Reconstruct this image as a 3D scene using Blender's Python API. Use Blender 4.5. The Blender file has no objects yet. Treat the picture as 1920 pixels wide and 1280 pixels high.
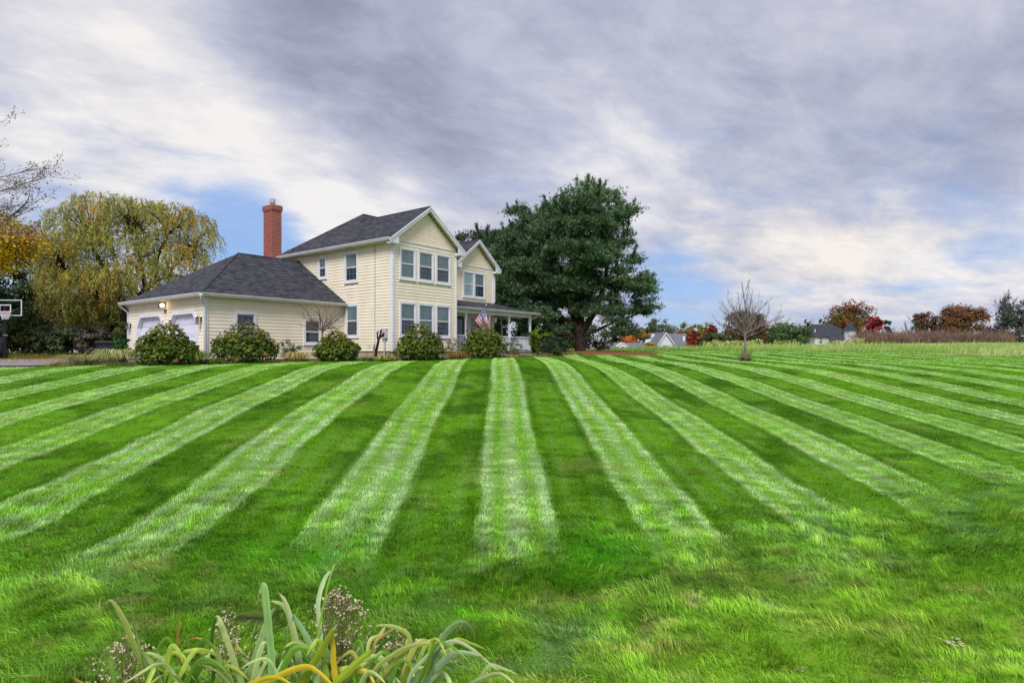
import bpy, math, random
import numpy as np
from mathutils import Vector, Matrix
R = math.radians
rng = np.random.default_rng(7)
random.seed(7)
SC = bpy.context.scene
COL = SC.collection

# ------------------------------------------------------------------ camera
F, HZ = 1100.0, 658.0                       # focal length and eye line, in pixels of the 1920 px wide photograph
cd = bpy.data.cameras.new('camera'); cam = bpy.data.objects.new('camera', cd); COL.objects.link(cam)
cam.location = (0, 0, 0); cam.rotation_euler = (R(90), 0, 0)
cd.lens = F/1920*36; cd.sensor_width = 36; cd.shift_y = 18/1920
cd.clip_start = 0.05; cd.clip_end = 6000
SC.camera = cam
SC.view_settings.view_transform = 'Standard'; SC.view_settings.look = 'None'
SC.view_settings.exposure = 1.2; SC.view_settings.gamma = 1
EXPO = 2**1.2
try: SC.view_settings.use_curve_mapping = False
except Exception: pass
SC.cycles.max_bounces = 6; SC.cycles.diffuse_bounces = 3; SC.cycles.glossy_bounces = 2
SC.cycles.transmission_bounces = 4; SC.cycles.transparent_max_bounces = 6

def lin(c):
    return tuple(((v/255)/12.92 if v <= 10 else (((v/255)+.055)/1.055)**2.4) for v in c)

# ------------------------------------------------------------------ sky
SUN_EL, SUN_AZ = R(48), R(188)              # high behind the camera, a little to the left
W = bpy.data.worlds.new('World'); SC.world = W; W.use_nodes = True
nt = W.node_tree; nt.nodes.clear(); N = nt.nodes; L = nt.links
def nd(t, **k):
    n = N.new(t)
    for a, v in k.items(): setattr(n, a, v)
    return n
def setin(n, i, v):
    if hasattr(v, 'is_linked') or isinstance(v, bpy.types.NodeSocket): L.new(v, n.inputs[i])
    else: n.inputs[i].default_value = v
def M(op, a, b=0.0, c=0.0, clamp=False):
    n = nd('ShaderNodeMath', operation=op, use_clamp=clamp)
    setin(n, 0, a); setin(n, 1, b)
    if op in ('MULTIPLY_ADD',): setin(n, 2, c)
    return n.outputs[0]
def sstep(v, a, b, lo=0.0, hi=1.0):
    n = nd('ShaderNodeMapRange', interpolation_type='SMOOTHSTEP')
    setin(n, 0, v); setin(n, 1, a); setin(n, 2, b); setin(n, 3, lo); setin(n, 4, hi)
    return n.outputs[0]
tc = nd('ShaderNodeTexCoord'); D = tc.outputs['Generated']
sp = nd('ShaderNodeSeparateXYZ'); L.new(D, sp.inputs[0])
zz = M('MAXIMUM', sp.outputs[2], 0.0)
den = M('ADD', zz, 0.13)
cx = M('DIVIDE', sp.outputs[0], den); cy = M('DIVIDE', sp.outputs[1], den)
den2 = M('ADD', zz, 0.30)
cb2 = nd('ShaderNodeCombineXYZ'); L.new(M('DIVIDE', sp.outputs[0], den2), cb2.inputs[0]); L.new(M('DIVIDE', sp.outputs[1], den2), cb2.inputs[1])
cb = nd('ShaderNodeCombineXYZ'); L.new(cx, cb.inputs[0]); L.new(cy, cb.inputs[1])
def cloudnoise(rot, scale, nscale, detail, rough, dist, loc=(0,0,0), src=None):
    m0 = nd('ShaderNodeMapping'); L.new((src or cb).outputs[0], m0.inputs[0]); m0.inputs['Rotation'].default_value = (0, 0, rot)
    mp = nd('ShaderNodeMapping'); L.new(m0.outputs[0], mp.inputs[0]); mp.inputs['Scale'].default_value = scale
    mp.inputs['Location'].default_value = loc
    n = nd('ShaderNodeTexNoise'); L.new(mp.outputs[0], n.inputs['Vector'])
    n.inputs['Scale'].default_value = nscale; n.inputs['Detail'].default_value = detail
    n.inputs['Roughness'].default_value = rough; n.inputs['Distortion'].default_value = dist
    return n.outputs[0]
n1 = cloudnoise(R(-38), (1, 1.5, 1), .95, 9, .58, .35, (3.1, 1.2, 0))
n2 = cloudnoise(R(-40), (1, 1.6, 1), 2.6, 12, .66, .5, (7.7, 4.2, 0), cb2)
n3 = cloudnoise(R(8), (1, 1.5, 1), 0.9, 8, .6, .5, (1.3, 9.4, 0))
n4 = cloudnoise(R(-30), (1, 1.5, 1), 6.5, 12, .62, .4, (2.7, 5.2, 0), cb2)
n5 = cloudnoise(R(0), (1, 2.2, 1), 2.6, 10, .60, .4, (5.7, 0.2, 0))
def blob(px, py, rad, wt):
    v = Vector(((px-960)/F, 1, (HZ-py)/F)).normalized()
    n = nd('ShaderNodeVectorMath', operation='DOT_PRODUCT'); L.new(D, n.inputs[0]); n.inputs[1].default_value = v
    return sstep(n.outputs['Value'], math.cos(R(rad)), 1.0, 0.0, wt)
def total(bl):
    s = None
    for b in bl:
        o = blob(*b); s = o if s is None else M('ADD', s, o)
    return s
tone = total([(120,130,20,.12),(330,240,14,.12),(250,60,13,.0),(500,310,9,.20),(690,370,7,.22),(820,410,6,.14),(620,440,6,.2),(40,20,16,.10),
              (520,40,8,-.20),(640,130,11,-.22),(780,220,9,-.18),(880,300,6,-.12),(1000,130,11,-.03),(1250,60,16,.0),
              (1480,290,9,-.14),(1750,300,9,-.12),(1900,40,12,-.10),(1650,90,12,-.0),(1120,230,7,.12),(1150,330,7,.12),
              (1400,425,7,.16),(1530,440,7,.15),(1280,400,7,.13),(1660,440,8,.13),(1800,480,9,.12),(1650,500,6,.10),(1900,470,8,.14),
              (1820,400,5,-.18),(1450,515,5,.10),(1560,560,5,.08),(700,420,6,.10)])
blue = total([(440,440,9,.60),(480,460,6,.45),(60,330,8,.20),(230,340,7,.14),(60,470,9,.26),(370,370,5,.10),(445,400,4,.18),
              (1250,560,7,.42),(1340,590,6,.25),(1230,480,5,.18),(1480,590,5,.20),(1700,560,6,.30),(1850,570,7,.24),(1850,400,5,.20),(700,380,5,-.3),(600,400,5,-.2),
              (1200,600,5,.25),(1650,350,9,.08),(1400,320,9,.08)])
bval = M('ADD', M('MULTIPLY_ADD', M('SUBTRACT', n1, .5), .60, .57), tone)
bval = M('ADD', bval, M('MULTIPLY', M('SUBTRACT', n2, .5), .72))
bval = M('ADD', bval, M('MULTIPLY', M('SUBTRACT', n4, .5), .50))
bval = M('ADD', bval, M('MULTIPLY', M('SUBTRACT', n5, .5), .30))
K = 1/EXPO/0.1
cr = nd('ShaderNodeValToRGB'); L.new(bval, cr.inputs[0])
els = cr.color_ramp.elements
stops = [(0.0,(138,144,166)),(.22,(157,162,184)),(.45,(180,185,206)),(.66,(203,205,220)),(.85,(226,226,233)),(1.0,(243,241,242))]
els[0].position, els[1].position = stops[0][0], stops[-1][0]
els[0].color = (*lin(stops[0][1]), 1); els[1].color = (*lin(stops[-1][1]), 1)
for p, c in stops[1:-1]:
    e = els.new(p); e.color = (*lin(c), 1)
warm = total([(1450,430,10,.5),(300,200,16,.2),(1700,460,8,.35)])
def vmul(v, k):
    n = nd('ShaderNodeVectorMath', operation='MULTIPLY'); L.new(v, n.inputs[0]); n.inputs[1].default_value = k
    return n.outputs[0]
def vmix(f, a, b):
    n = nd('ShaderNodeMix', data_type='RGBA'); L.new(f, n.inputs['Factor']); L.new(a, n.inputs['A']); L.new(b, n.inputs['B'])
    return n.outputs['Result']
cloud = cr.outputs[0]
cloudw = vmul(cloud, (1.07, 1.0, .88))
cloud = vmix(M('MULTIPLY', warm, sstep(bval, .5, .9), clamp=True), cloud, cloudw)
cloud = vmul(cloud, (K, K, K))
sky = nd('ShaderNodeTexSky', sky_type='NISHITA'); sky.sun_disc = False
sky.sun_elevation = SUN_EL; sky.sun_rotation = SUN_AZ; sky.dust_density = .4; sky.ozone_density = 2.0
bl = nd('ShaderNodeRGB'); bl.outputs[0].default_value = (*[v*K for v in lin((130,168,220))], 1)
holec = nd('ShaderNodeMix', data_type='RGBA'); holec.inputs['Factor'].default_value = .8
L.new(vmul(sky.outputs[0], (.7,.8,1.0)), holec.inputs['A']); L.new(bl.outputs[0], holec.inputs['B'])
hole = M('ADD', M('MULTIPLY_ADD', n3, 1.5, -.72), blue)
hole = M('ADD', hole, M('MULTIPLY', M('SUBTRACT', n2, .5), -.6))
hole = M('SUBTRACT', hole, M('MULTIPLY', M('MAXIMUM', M('SUBTRACT', bval, .6), 0.0), .5))
hole = sstep(hole, .0, .95, 0.0, .86)
final = vmix(hole, cloud, holec.outputs['Result'])
bg = nd('ShaderNodeBackground'); bg.inputs[1].default_value = 0.1; L.new(final, bg.inputs[0])
wo = nd('ShaderNodeOutputWorld'); L.new(bg.outputs[0], wo.inputs[0])

# ------------------------------------------------------------------ sun
sd = bpy.data.lights.new('sun', 'SUN'); so = bpy.data.objects.new('sun', sd); COL.objects.link(so)
sd.energy = 1.5; sd.angle = R(24); sd.color = (1, .97, .92)
sv = Vector((math.sin(SUN_AZ)*math.cos(SUN_EL), math.cos(SUN_AZ)*math.cos(SUN_EL), math.sin(SUN_EL)))
so.rotation_euler = sv.to_track_quat('Z', 'Y').to_euler(); so.location = (0, -20, 40)

# ------------------------------------------------------------------ materials
def mat(name, col=(.5,.5,.5), rough=.6, spec=.3, metal=0, build=None, emit=None):
    m = bpy.data.materials.new(name); m.use_nodes = True
    t = m.node_tree; b = t.nodes['Principled BSDF']
    b.inputs['Base Color'].default_value = (*col, 1); b.inputs['Roughness'].default_value = rough
    b.inputs['Specular IOR Level'].default_value = spec; b.inputs['Metallic'].default_value = metal
    if emit:
        b.inputs['Emission Color'].default_value = (*emit[0], 1); b.inputs['Emission Strength'].default_value = emit[1]
    if build: build(t, b)
    return m
def noisy(c1, c2, scale=6, bump=0, detail=6, coord='Object', stretch=(1,1,1)):
    def f(t, b):
        n = t.nodes; l = t.links
        tcn = n.new('ShaderNodeTexCoord'); mp = n.new('ShaderNodeMapping'); mp.inputs['Scale'].default_value = stretch
        l.new(tcn.outputs[coord], mp.inputs[0])
        no = n.new('ShaderNodeTexNoise'); no.inputs['Scale'].default_value = scale; no.inputs['Detail'].default_value = detail
        l.new(mp.outputs[0], no.inputs['Vector'])
        r = n.new('ShaderNodeValToRGB'); r.color_ramp.elements[0].position = .3; r.color_ramp.elements[1].position = .7
        r.color_ramp.elements[0].color = (*c1, 1); r.color_ramp.elements[1].color = (*c2, 1)
        l.new(no.outputs[0], r.inputs[0]); l.new(r.outputs[0], b.inputs['Base Color'])
        if bump:
            bp = n.new('ShaderNodeBump'); bp.inputs['Strength'].default_value = bump; bp.inputs['Distance'].default_value = .02
            l.new(no.outputs[0], bp.inputs['Height']); l.new(bp.outputs[0], b.inputs['Normal'])
    return f
def vcol(name, rough=.6, spec=.25, transl=.25, bump=False):
    m = bpy.data.materials.new(name); m.use_nodes = True
    t = m.node_tree; n = t.nodes; l = t.links; b = n['Principled BSDF']; o = n['Material Output']
    a = n.new('ShaderNodeAttribute'); a.attribute_name = 'Col'
    l.new(a.outputs['Color'], b.inputs['Base Color']); b.inputs['Roughness'].default_value = rough
    b.inputs['Specular IOR Level'].default_value = spec
    if transl:
        tr = n.new('ShaderNodeBsdfTranslucent'); l.new(a.outputs['Color'], tr.inputs[0])
        mx = n.new('ShaderNodeMixShader'); mx.inputs[0].default_value = transl
        l.new(b.outputs[0], mx.inputs[1]); l.new(tr.outputs[0], mx.inputs[2]); l.new(mx.outputs[0], o.inputs[0])
    if bump:
        tcn = n.new('ShaderNodeTexCoord'); no = n.new('ShaderNodeTexNoise'); no.inputs['Scale'].default_value = 14; no.inputs['Detail'].default_value = 8
        l.new(tcn.outputs['Object'], no.inputs['Vector'])
        bp = n.new('ShaderNodeBump'); bp.inputs['Strength'].default_value = .8; bp.inputs['Distance'].default_value = .04
        l.new(no.outputs[0], bp.inputs['Height']); l.new(bp.outputs[0], b.inputs['Normal'])
    return m
m_ground = vcol('ground_earth', .95, .05, 0, True)
m_blade = vcol('grass_blades', .55, .25, .35)
m_leaf = vcol('leaves', .75, .12, .25)
m_needle = vcol('pine_needles', .6, .2, .15)
m_iris = vcol('iris_leaves', .4, .35, .3)
m_bark = mat('bark', build=noisy(lin((58,48,42)), lin((92,80,70)), 9, .5, stretch=(1,1,.25)), rough=.95, spec=.05)
m_barkd = mat('dark_bark', build=noisy(lin((34,28,26)), lin((64,54,50)), 9, .5, stretch=(1,1,.25)), rough=.95, spec=.05)
m_barkg = mat('grey_bark', build=noisy(lin((104,98,96)), lin((156,148,142)), 9, .3, stretch=(1,1,.25)), rough=.95, spec=.05)
m_twig = mat('brown_twigs', build=noisy(lin((92,78,70)), lin((124,106,98)), 5), rough=.95, spec=.05)

def siding_build(t, b):
    n = t.nodes; l = t.links
    tcn = n.new('ShaderNodeTexCoord'); no = n.new('ShaderNodeTexNoise'); no.inputs['Scale'].default_value = 1.2; no.inputs['Detail'].default_value = 8
    l.new(tcn.outputs['Object'], no.inputs['Vector'])
    r = n.new('ShaderNodeValToRGB'); r.color_ramp.elements[0].color = (*lin((228,216,194)), 1); r.color_ramp.elements[1].color = (*lin((242,231,211)), 1)
    r.color_ramp.elements[0].position = .3; r.color_ramp.elements[1].position = .7
    l.new(no.outputs[0], r.inputs[0]); l.new(r.outputs[0], b.inputs['Base Color'])
m_siding = mat('cream_siding', rough=.55, spec=.3, build=siding_build)
m_scallop = mat('cream_scallops', rough=.6, spec=.25, build=noisy(lin((242,224,202)), lin((250,234,214)), 3))
m_white = mat('white_trim', rough=.45, spec=.35, build=noisy(lin((214,214,224)), lin((230,230,238)), 2))
m_gutter = mat('gutter_paint', rough=.4, spec=.4, build=noisy(lin((196,198,200)), lin((218,219,220)), 2))
m_soffit = mat('soffit_paint', rough=.6, build=noisy(lin((206,196,160)), lin((220,212,176)), 2))
m_doorw = mat('garage_door_paint', rough=.5, build=noisy(lin((205,206,224)), lin((222,222,236)), 1.5))
m_concrete = mat('foundation_concrete', rough=.9, build=noisy(lin((150,132,112)), lin((184,168,146)), 6, .3))
m_black = mat('black_metal', (.012,.012,.014), .4, .4)
m_plastic = mat('black_plastic', rough=.5, spec=.35, build=noisy(lin((30,34,40)), lin((44,48,56)), 3))
m_steel = mat('galvanised_steel', (.6,.62,.64), .35, .5, .8)
m_grey = mat('grey_enamel', rough=.5, build=noisy(lin((160,164,166)), lin((182,186,188)), 4))
def shingle_build(c1, c2, c3):
    def f(t, b):
        n = t.nodes; l = t.links
        tcn = n.new('ShaderNodeTexCoord')
        mp = n.new('ShaderNodeMapping'); mp.inputs['Scale'].default_value = (1, 1, 1)
        l.new(tcn.outputs['UV'], mp.inputs[0])
        br = n.new('ShaderNodeTexBrick'); br.offset = .5; br.inputs['Scale'].default_value = 1
        br.inputs['Brick Width'].default_value = .28; br.inputs['Row Height'].default_value = .15
        br.inputs['Mortar Size'].default_value = .006; br.inputs['Bias'].default_value = 0
        br.inputs['Color1'].default_value = (*c1, 1); br.inputs['Color2'].default_value = (*c2, 1); br.inputs['Mortar'].default_value = (*c3, 1)
        l.new(mp.outputs[0], br.inputs['Vector'])
        no = n.new('ShaderNodeTexNoise'); no.inputs['Scale'].default_value = 5; no.inputs['Detail'].default_value = 8
        l.new(tcn.outputs['UV'], no.inputs['Vector'])
        mx = n.new('ShaderNodeMix'); mx.data_type = 'RGBA'; mx.blend_type = 'OVERLAY'; mx.inputs['Factor'].default_value = .6
        l.new(br.outputs[0], mx.inputs['A']); l.new(no.outputs[0], mx.inputs['B']); l.new(mx.outputs['Result'], b.inputs['Base Color'])
        bp = n.new('ShaderNodeBump'); bp.inputs['Strength'].default_value = .6; bp.inputs['Distance'].default_value = .03
        l.new(br.outputs[0], bp.inputs['Height']); l.new(bp.outputs[0], b.inputs['Normal'])
    return f
m_shingle = mat('asphalt_shingles', rough=.9, spec=.15, build=shingle_build(lin((48,50,57)), lin((78,78,86)), lin((30,31,37))))
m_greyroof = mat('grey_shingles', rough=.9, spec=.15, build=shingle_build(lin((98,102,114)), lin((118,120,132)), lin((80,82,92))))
def brick_build(t, b):
    n = t.nodes; l = t.links
    tcn = n.new('ShaderNodeTexCoord')
    br = n.new('ShaderNodeTexBrick'); br.inputs['Scale'].default_value = 1
    br.inputs['Brick Width'].default_value = .21; br.inputs['Row Height'].default_value = .075; br.inputs['Mortar Size'].default_value = .009
    br.inputs['Color1'].default_value = (*lin((124,48,42)), 1); br.inputs['Color2'].default_value = (*lin((158,74,64)), 1); br.inputs['Mortar'].default_value = (*lin((186,150,138)), 1)
    l.new(tcn.outputs['UV'], br.inputs['Vector']); l.new(br.outputs[0], b.inputs['Base Color'])
    bp = n.new('ShaderNodeBump'); bp.inputs['Strength'].default_value = .5; bp.inputs['Distance'].default_value = .01; bp.invert = True
    l.new(br.outputs['Fac'], bp.inputs['Height']); l.new(bp.outputs[0], b.inputs['Normal'])
m_brick = mat('red_brick', rough=.9, spec=.1, build=brick_build)
m_glass_up = mat('pane_over_blind', rough=.08, spec=.6, build=noisy(lin((84,102,112)), lin((112,130,138)), 2, stretch=(1,1,.3)))
m_glass_dn = mat('dark_pane', rough=.05, spec=.7, build=noisy(lin((34,42,54)), lin((62,74,88)), 1.5))
m_glass_lt = mat('pane_over_light_curtain', rough=.08, spec=.6, build=noisy(lin((128,152,160)), lin((160,182,188)), 3, stretch=(1,1,.2)))
m_muntin = mat('muntin_paint', lin((112,124,140)), .5)
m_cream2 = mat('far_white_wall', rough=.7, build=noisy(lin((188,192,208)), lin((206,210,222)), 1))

# ------------------------------------------------------------------ helpers
def tag(o, label=None, cat=None, group=None, kind=None):
    if label: o['label'] = label
    if cat: o['category'] = cat
    if group: o['group'] = group
    if kind: o['kind'] = kind
    return o
def thing(name, label, cat, loc=(0,0,0), rz=0, group=None):
    o = bpy.data.objects.new(name, None); COL.objects.link(o); o.location = loc; o.rotation_euler = (0,0,rz)
    o.empty_display_size = .3
    return tag(o, label, cat, group)
def link(name, me, m, parent=None):
    if m is not None:
        me.materials.clear(); me.materials.append(m)
    o = bpy.data.objects.new(name, me); COL.objects.link(o)
    if parent is not None: o.parent = parent
    return o
def np_mesh(name, V, Fs, col=None, smooth=False, uv=None):
    V = np.asarray(V, dtype=np.float32)
    if not isinstance(Fs, list): Fs = [Fs]
    Fs = [np.asarray(f, dtype=np.int32) for f in Fs if len(f)]
    me = bpy.data.meshes.new(name)
    me.vertices.add(len(V)); me.vertices.foreach_set('co', V.ravel())
    nl = sum(f.size for f in Fs); npoly = sum(len(f) for f in Fs)
    me.loops.add(nl); me.loops.foreach_set('vertex_index', np.concatenate([f.ravel() for f in Fs]))
    tot = np.concatenate([np.full(len(f), f.shape[1], dtype=np.int32) for f in Fs])
    st = np.concatenate([[0], np.cumsum(tot)[:-1]]).astype(np.int32)
    me.polygons.add(npoly); me.polygons.foreach_set('loop_start', st)
    if smooth: me.polygons.foreach_set('use_smooth', np.ones(npoly, dtype=bool))
    me.update(calc_edges=True)
    if col is not None:
        c = np.ones((len(V), 4), dtype=np.float32); c[:, :3] = np.clip(col, 0, 1)
        a = me.color_attributes.new('Col', 'FLOAT_COLOR', 'POINT'); a.data.foreach_set('color', c.ravel())
    return me
TAB = {}
def vn(x, y, seed):
    if seed not in TAB: TAB[seed] = np.random.default_rng(seed).random((128,128))
    t = TAB[seed]; xi = np.floor(x).astype(int); yi = np.floor(y).astype(int)
    fx = x-xi; fy = y-yi; fx = fx*fx*(3-2*fx); fy = fy*fy*(3-2*fy)
    a = t[xi%128, yi%128]; b = t[(xi+1)%128, yi%128]; c = t[xi%128, (yi+1)%128]; d = t[(xi+1)%128, (yi+1)%128]
    return (a*(1-fx)+b*fx)*(1-fy)+(c*(1-fx)+d*fx)*fy
def fbm(x, y, seed, o=4):
    s = 0; a = .5; n = 0
    for i in range(o):
        s = s+a*vn(x*2**i, y*2**i, seed+i); n += a; a *= .55
    return s/n
def ss(x, a, b):
    t = np.clip((x-a)/(b-a), 0, 1); return t*t*(3-2*t)

# ------------------------------------------------------------------ terrain
PB = ([-40,0,2.0,3.2,4.6,7.15,12.8,17.4,22,24.5,28,33,40,50,60,75,100,150,600,3000],
      [-1.7,-1.7,-1.72,-1.95,-2.62,-2.29,-1.62,-1.12,-.56,-.42,-.38,-.37,-.28,-.3,-.5,-1.5,-3,-3,-4,-6])
PR = ([-40,0,2.0,3.2,4.8,9.4,13,17.2,21,24,27.6,32,36,40,50,60,72,84,110,150,600,3000],
      [-1.7,-1.7,-1.75,-2.1,-2.72,-2.22,-1.82,-1.44,-1.05,-.8,-.62,-.55,-.40,-.25,-.02,.28,.62,.3,-2,-2.5,-4,-6])
PL = ([-40,0,2.0,3.2,4.6,8.7,9.5,13,16,19,21,24,30,50,60,100,150,600,3000],
      [-1.7,-1.7,-1.72,-1.95,-2.48,-1.92,-1.8,-1.3,-.98,-.64,-.53,-.47,-.46,-.4,-.4,-1.5,-2.5,-4,-6])
def ground(X, Y):
    X = np.asarray(X, float); Y = np.asarray(Y, float)
    b = np.interp(Y, *PB); r = np.interp(Y, *PR); l = np.interp(Y, *PL)
    wl = ss(-X, 1.0, 4.5); wr = ss(X, .5, 5.5)
    z = b*(1-wl-wr)+l*wl+r*wr
    z = z + np.clip(X-18, 0, 40)*.010*ss(Y, 30, 60)*(1-ss(Y, 90, 140))
    z = z + .22*np.exp(-((X-5.2)/3.6)**2-((Y-42)/6)**2)
    z = z - 2.6*np.exp(-((X-17)/12)**2-((Y-92)/18)**2)
    near = (1-ss(Y, 8, 14))
    z = z + near*ss(Y,3.5,5)*.07*(fbm(X*1.1+5, Y*2.1+X*.35, 31, 3)-.5)*2*(1+.6*ss(Y,4.0,5.2)*(1-ss(Y,5.5,8.5)))
    z = z + .05*(fbm(X*.45, Y*.45, 41, 2)-.5)
    return z
def gz(x, y): return float(ground(np.array([x]), np.array([y]))[0])
def at(px, Y, z=None):                       # a point of the place seen at column px and Y metres ahead
    x = (px-960)/F*Y
    return (x, Y, gz(x, Y) if z is None else z)
def hpx(py, Y): return (HZ-py)*Y/F           # height above the eye of row py at Y metres

BEDX = [-60,-17.2,-15.8,-14.5,-12,-10.4,-8.0,-6.5,-4.2,-1.4,.6,2.2,3.6,5.0,60]
BEDY = [16.5,20.3,20.9,21.0,21.5,22.9,25.4,26.0,26.3,29.6,32.5,35.2,37.5,37.6,37.6]
def edgeY(X): return np.interp(X, [-60,3.4,4.1,8,10,14,22,32,60], [0,0,37.6,38.6,45,51,47.5,37.5,24])
def lawn_mask(X, Y):
    jit = .25*(fbm(X*1.3, Y*1.3, 77, 2)-.5)
    bed = np.interp(X, BEDX, BEDY)+jit
    far = edgeY(X)+jit
    return np.where(X < 4.2, Y < bed, Y < far) & (Y > 3.0)
def needle_bed(X, Y):
    d = ((X-6.2)/4.8)**2+((Y-44)/(7.2))**2
    return ss(1.25-d+.5*(fbm(X*.9, Y*.9, 91, 3)-.5), 0, .35)
def tuftf(X, Y):
    wx = X+.35*(fbm(X*1.5, Y*1.5, 184, 2)-.5); wy = Y+.35*(fbm(X*1.5+9, Y*1.5, 185, 2)-.5)
    return fbm(wx*3.2+wy*.8, wy*7.5-wx*1.6, 186, 4)
def zend(X): return np.interp(X, [-12,-4.3,.25,2.2,4.4,6.4,8,12,20], [5.0,5.9,6.8,7.15,8.0,8.6,9.2,10.4,12])
def stripe(X, Y):  # mower stripes: how bent blades catch light, given as a colour factor
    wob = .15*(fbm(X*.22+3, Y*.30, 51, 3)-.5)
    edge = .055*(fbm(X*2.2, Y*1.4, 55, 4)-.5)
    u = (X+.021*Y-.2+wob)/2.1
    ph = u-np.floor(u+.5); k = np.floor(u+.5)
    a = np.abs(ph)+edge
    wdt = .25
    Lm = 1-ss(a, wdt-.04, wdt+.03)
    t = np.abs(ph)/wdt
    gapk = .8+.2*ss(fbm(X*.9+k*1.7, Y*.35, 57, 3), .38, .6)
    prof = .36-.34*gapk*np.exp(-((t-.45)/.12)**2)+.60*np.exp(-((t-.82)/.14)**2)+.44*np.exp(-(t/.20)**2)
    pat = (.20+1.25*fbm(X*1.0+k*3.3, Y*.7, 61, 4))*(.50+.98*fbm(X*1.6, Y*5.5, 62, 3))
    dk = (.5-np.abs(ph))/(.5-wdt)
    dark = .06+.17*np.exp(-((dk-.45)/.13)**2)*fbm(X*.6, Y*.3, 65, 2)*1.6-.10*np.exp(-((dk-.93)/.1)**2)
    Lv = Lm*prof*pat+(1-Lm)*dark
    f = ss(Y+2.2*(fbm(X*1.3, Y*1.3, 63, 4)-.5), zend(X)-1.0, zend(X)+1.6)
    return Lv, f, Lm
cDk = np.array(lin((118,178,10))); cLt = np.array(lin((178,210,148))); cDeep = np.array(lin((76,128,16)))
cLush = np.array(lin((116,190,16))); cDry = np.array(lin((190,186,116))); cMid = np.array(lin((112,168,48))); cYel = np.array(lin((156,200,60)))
def mix(a, b, t):
    t = np.asarray(t)[..., None]; return a*(1-t)+b*t
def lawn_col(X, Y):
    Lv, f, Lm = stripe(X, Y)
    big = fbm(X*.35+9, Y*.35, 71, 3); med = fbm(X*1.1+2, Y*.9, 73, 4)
    c = mix(np.broadcast_to(cDk, X.shape+(3,)), cLt, np.clip(Lv, 0, 1))  # sheen and shade of the bent grass painted in as stripe colour
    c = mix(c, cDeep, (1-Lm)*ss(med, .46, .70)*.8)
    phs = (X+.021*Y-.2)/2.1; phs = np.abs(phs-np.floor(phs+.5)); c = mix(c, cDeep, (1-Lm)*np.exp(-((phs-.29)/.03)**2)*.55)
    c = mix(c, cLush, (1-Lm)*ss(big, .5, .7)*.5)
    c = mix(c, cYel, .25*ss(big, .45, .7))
    # the turning strip near the road: swathes running across, lush and pale patches
    wx = X+.5*(fbm(X*.8, Y*.8, 84, 2)-.5); wy = Y+.5*(fbm(X*.8+9, Y*.8, 85, 2)-.5)
    sw = fbm(wx*.9+wy*.3, wy*3.0-wx*.7, 81, 5); s2 = fbm(wx*1.9, wy*4.4-wx*.9, 83, 4)
    n = mix(np.broadcast_to(cMid*1.08, X.shape+(3,)), cLt, ss(sw, .52, .72)*.42)
    n = mix(n, cDeep, ss(1-sw, .50, .66)*.8)
    tf = tuftf(X, Y)
    n = mix(n, cLush, ss(s2, .48, .66)*.5)
    n = mix(n, cDeep*.8, ss(1-tf, .48, .66)*.7); n = mix(n, cYel*1.12, ss(tf, .50, .70)*.7)
    n = mix(n, cYel*1.2, ss(X-.9*(Y-5.2), .6, 2.6)*(1-ss(Y, 5.4, 7.6))*.6)
    dry = ss(fbm(X*2.2+8, Y*4.6, 87, 4), .60, .76)
    n = mix(n, cDry, dry*.5*(1-ss(Y, 6.0, 8)))
    c = mix(n, c, f)
    dry2 = ss(fbm(X*1.6+1, Y*1.2, 89, 4), .64, .8)
    c = mix(c, cDry, dry2*.22)
    def spot(x, y, rx, ry, colr, k):
        nonlocal c
        g = np.exp(-((X-x)/rx)**2-((Y-y)/ry)**2); c = mix(c, np.array(colr), np.clip(g*k, 0, 1))
    spot(-.30, 5.55, .45, .10, lin((112,186,20)), .9); spot(1.05, 6.75, .55, .55, lin((84,176,16)), .9)
    spot(-2.75, 5.5, .25, .10, lin((70,60,52)), .0)
    spot(-2.35, 5.35, .22, .10, lin((78,70,60)), 1.1); spot(-3.9, 6.2, .28, .08, lin((190,180,110)), .6)
    spot(.1, 4.55, .5, .10, lin((190,172,104)), .9); spot(-2.4, 6.6, 1.0, .6, lin((70,160,14)), .6)
    spot(1.2, 5.0, .5, .07, lin((176,168,96)), .7); spot(2.3, 6.4, .5, .08, lin((170,160,90)), .5)
    spot(1.75, 6.1, .9, .1, lin((60,110,24)), .7); spot(3.2,5.4,.6,.09, lin((176,176,96)), .6)
    return c

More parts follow.
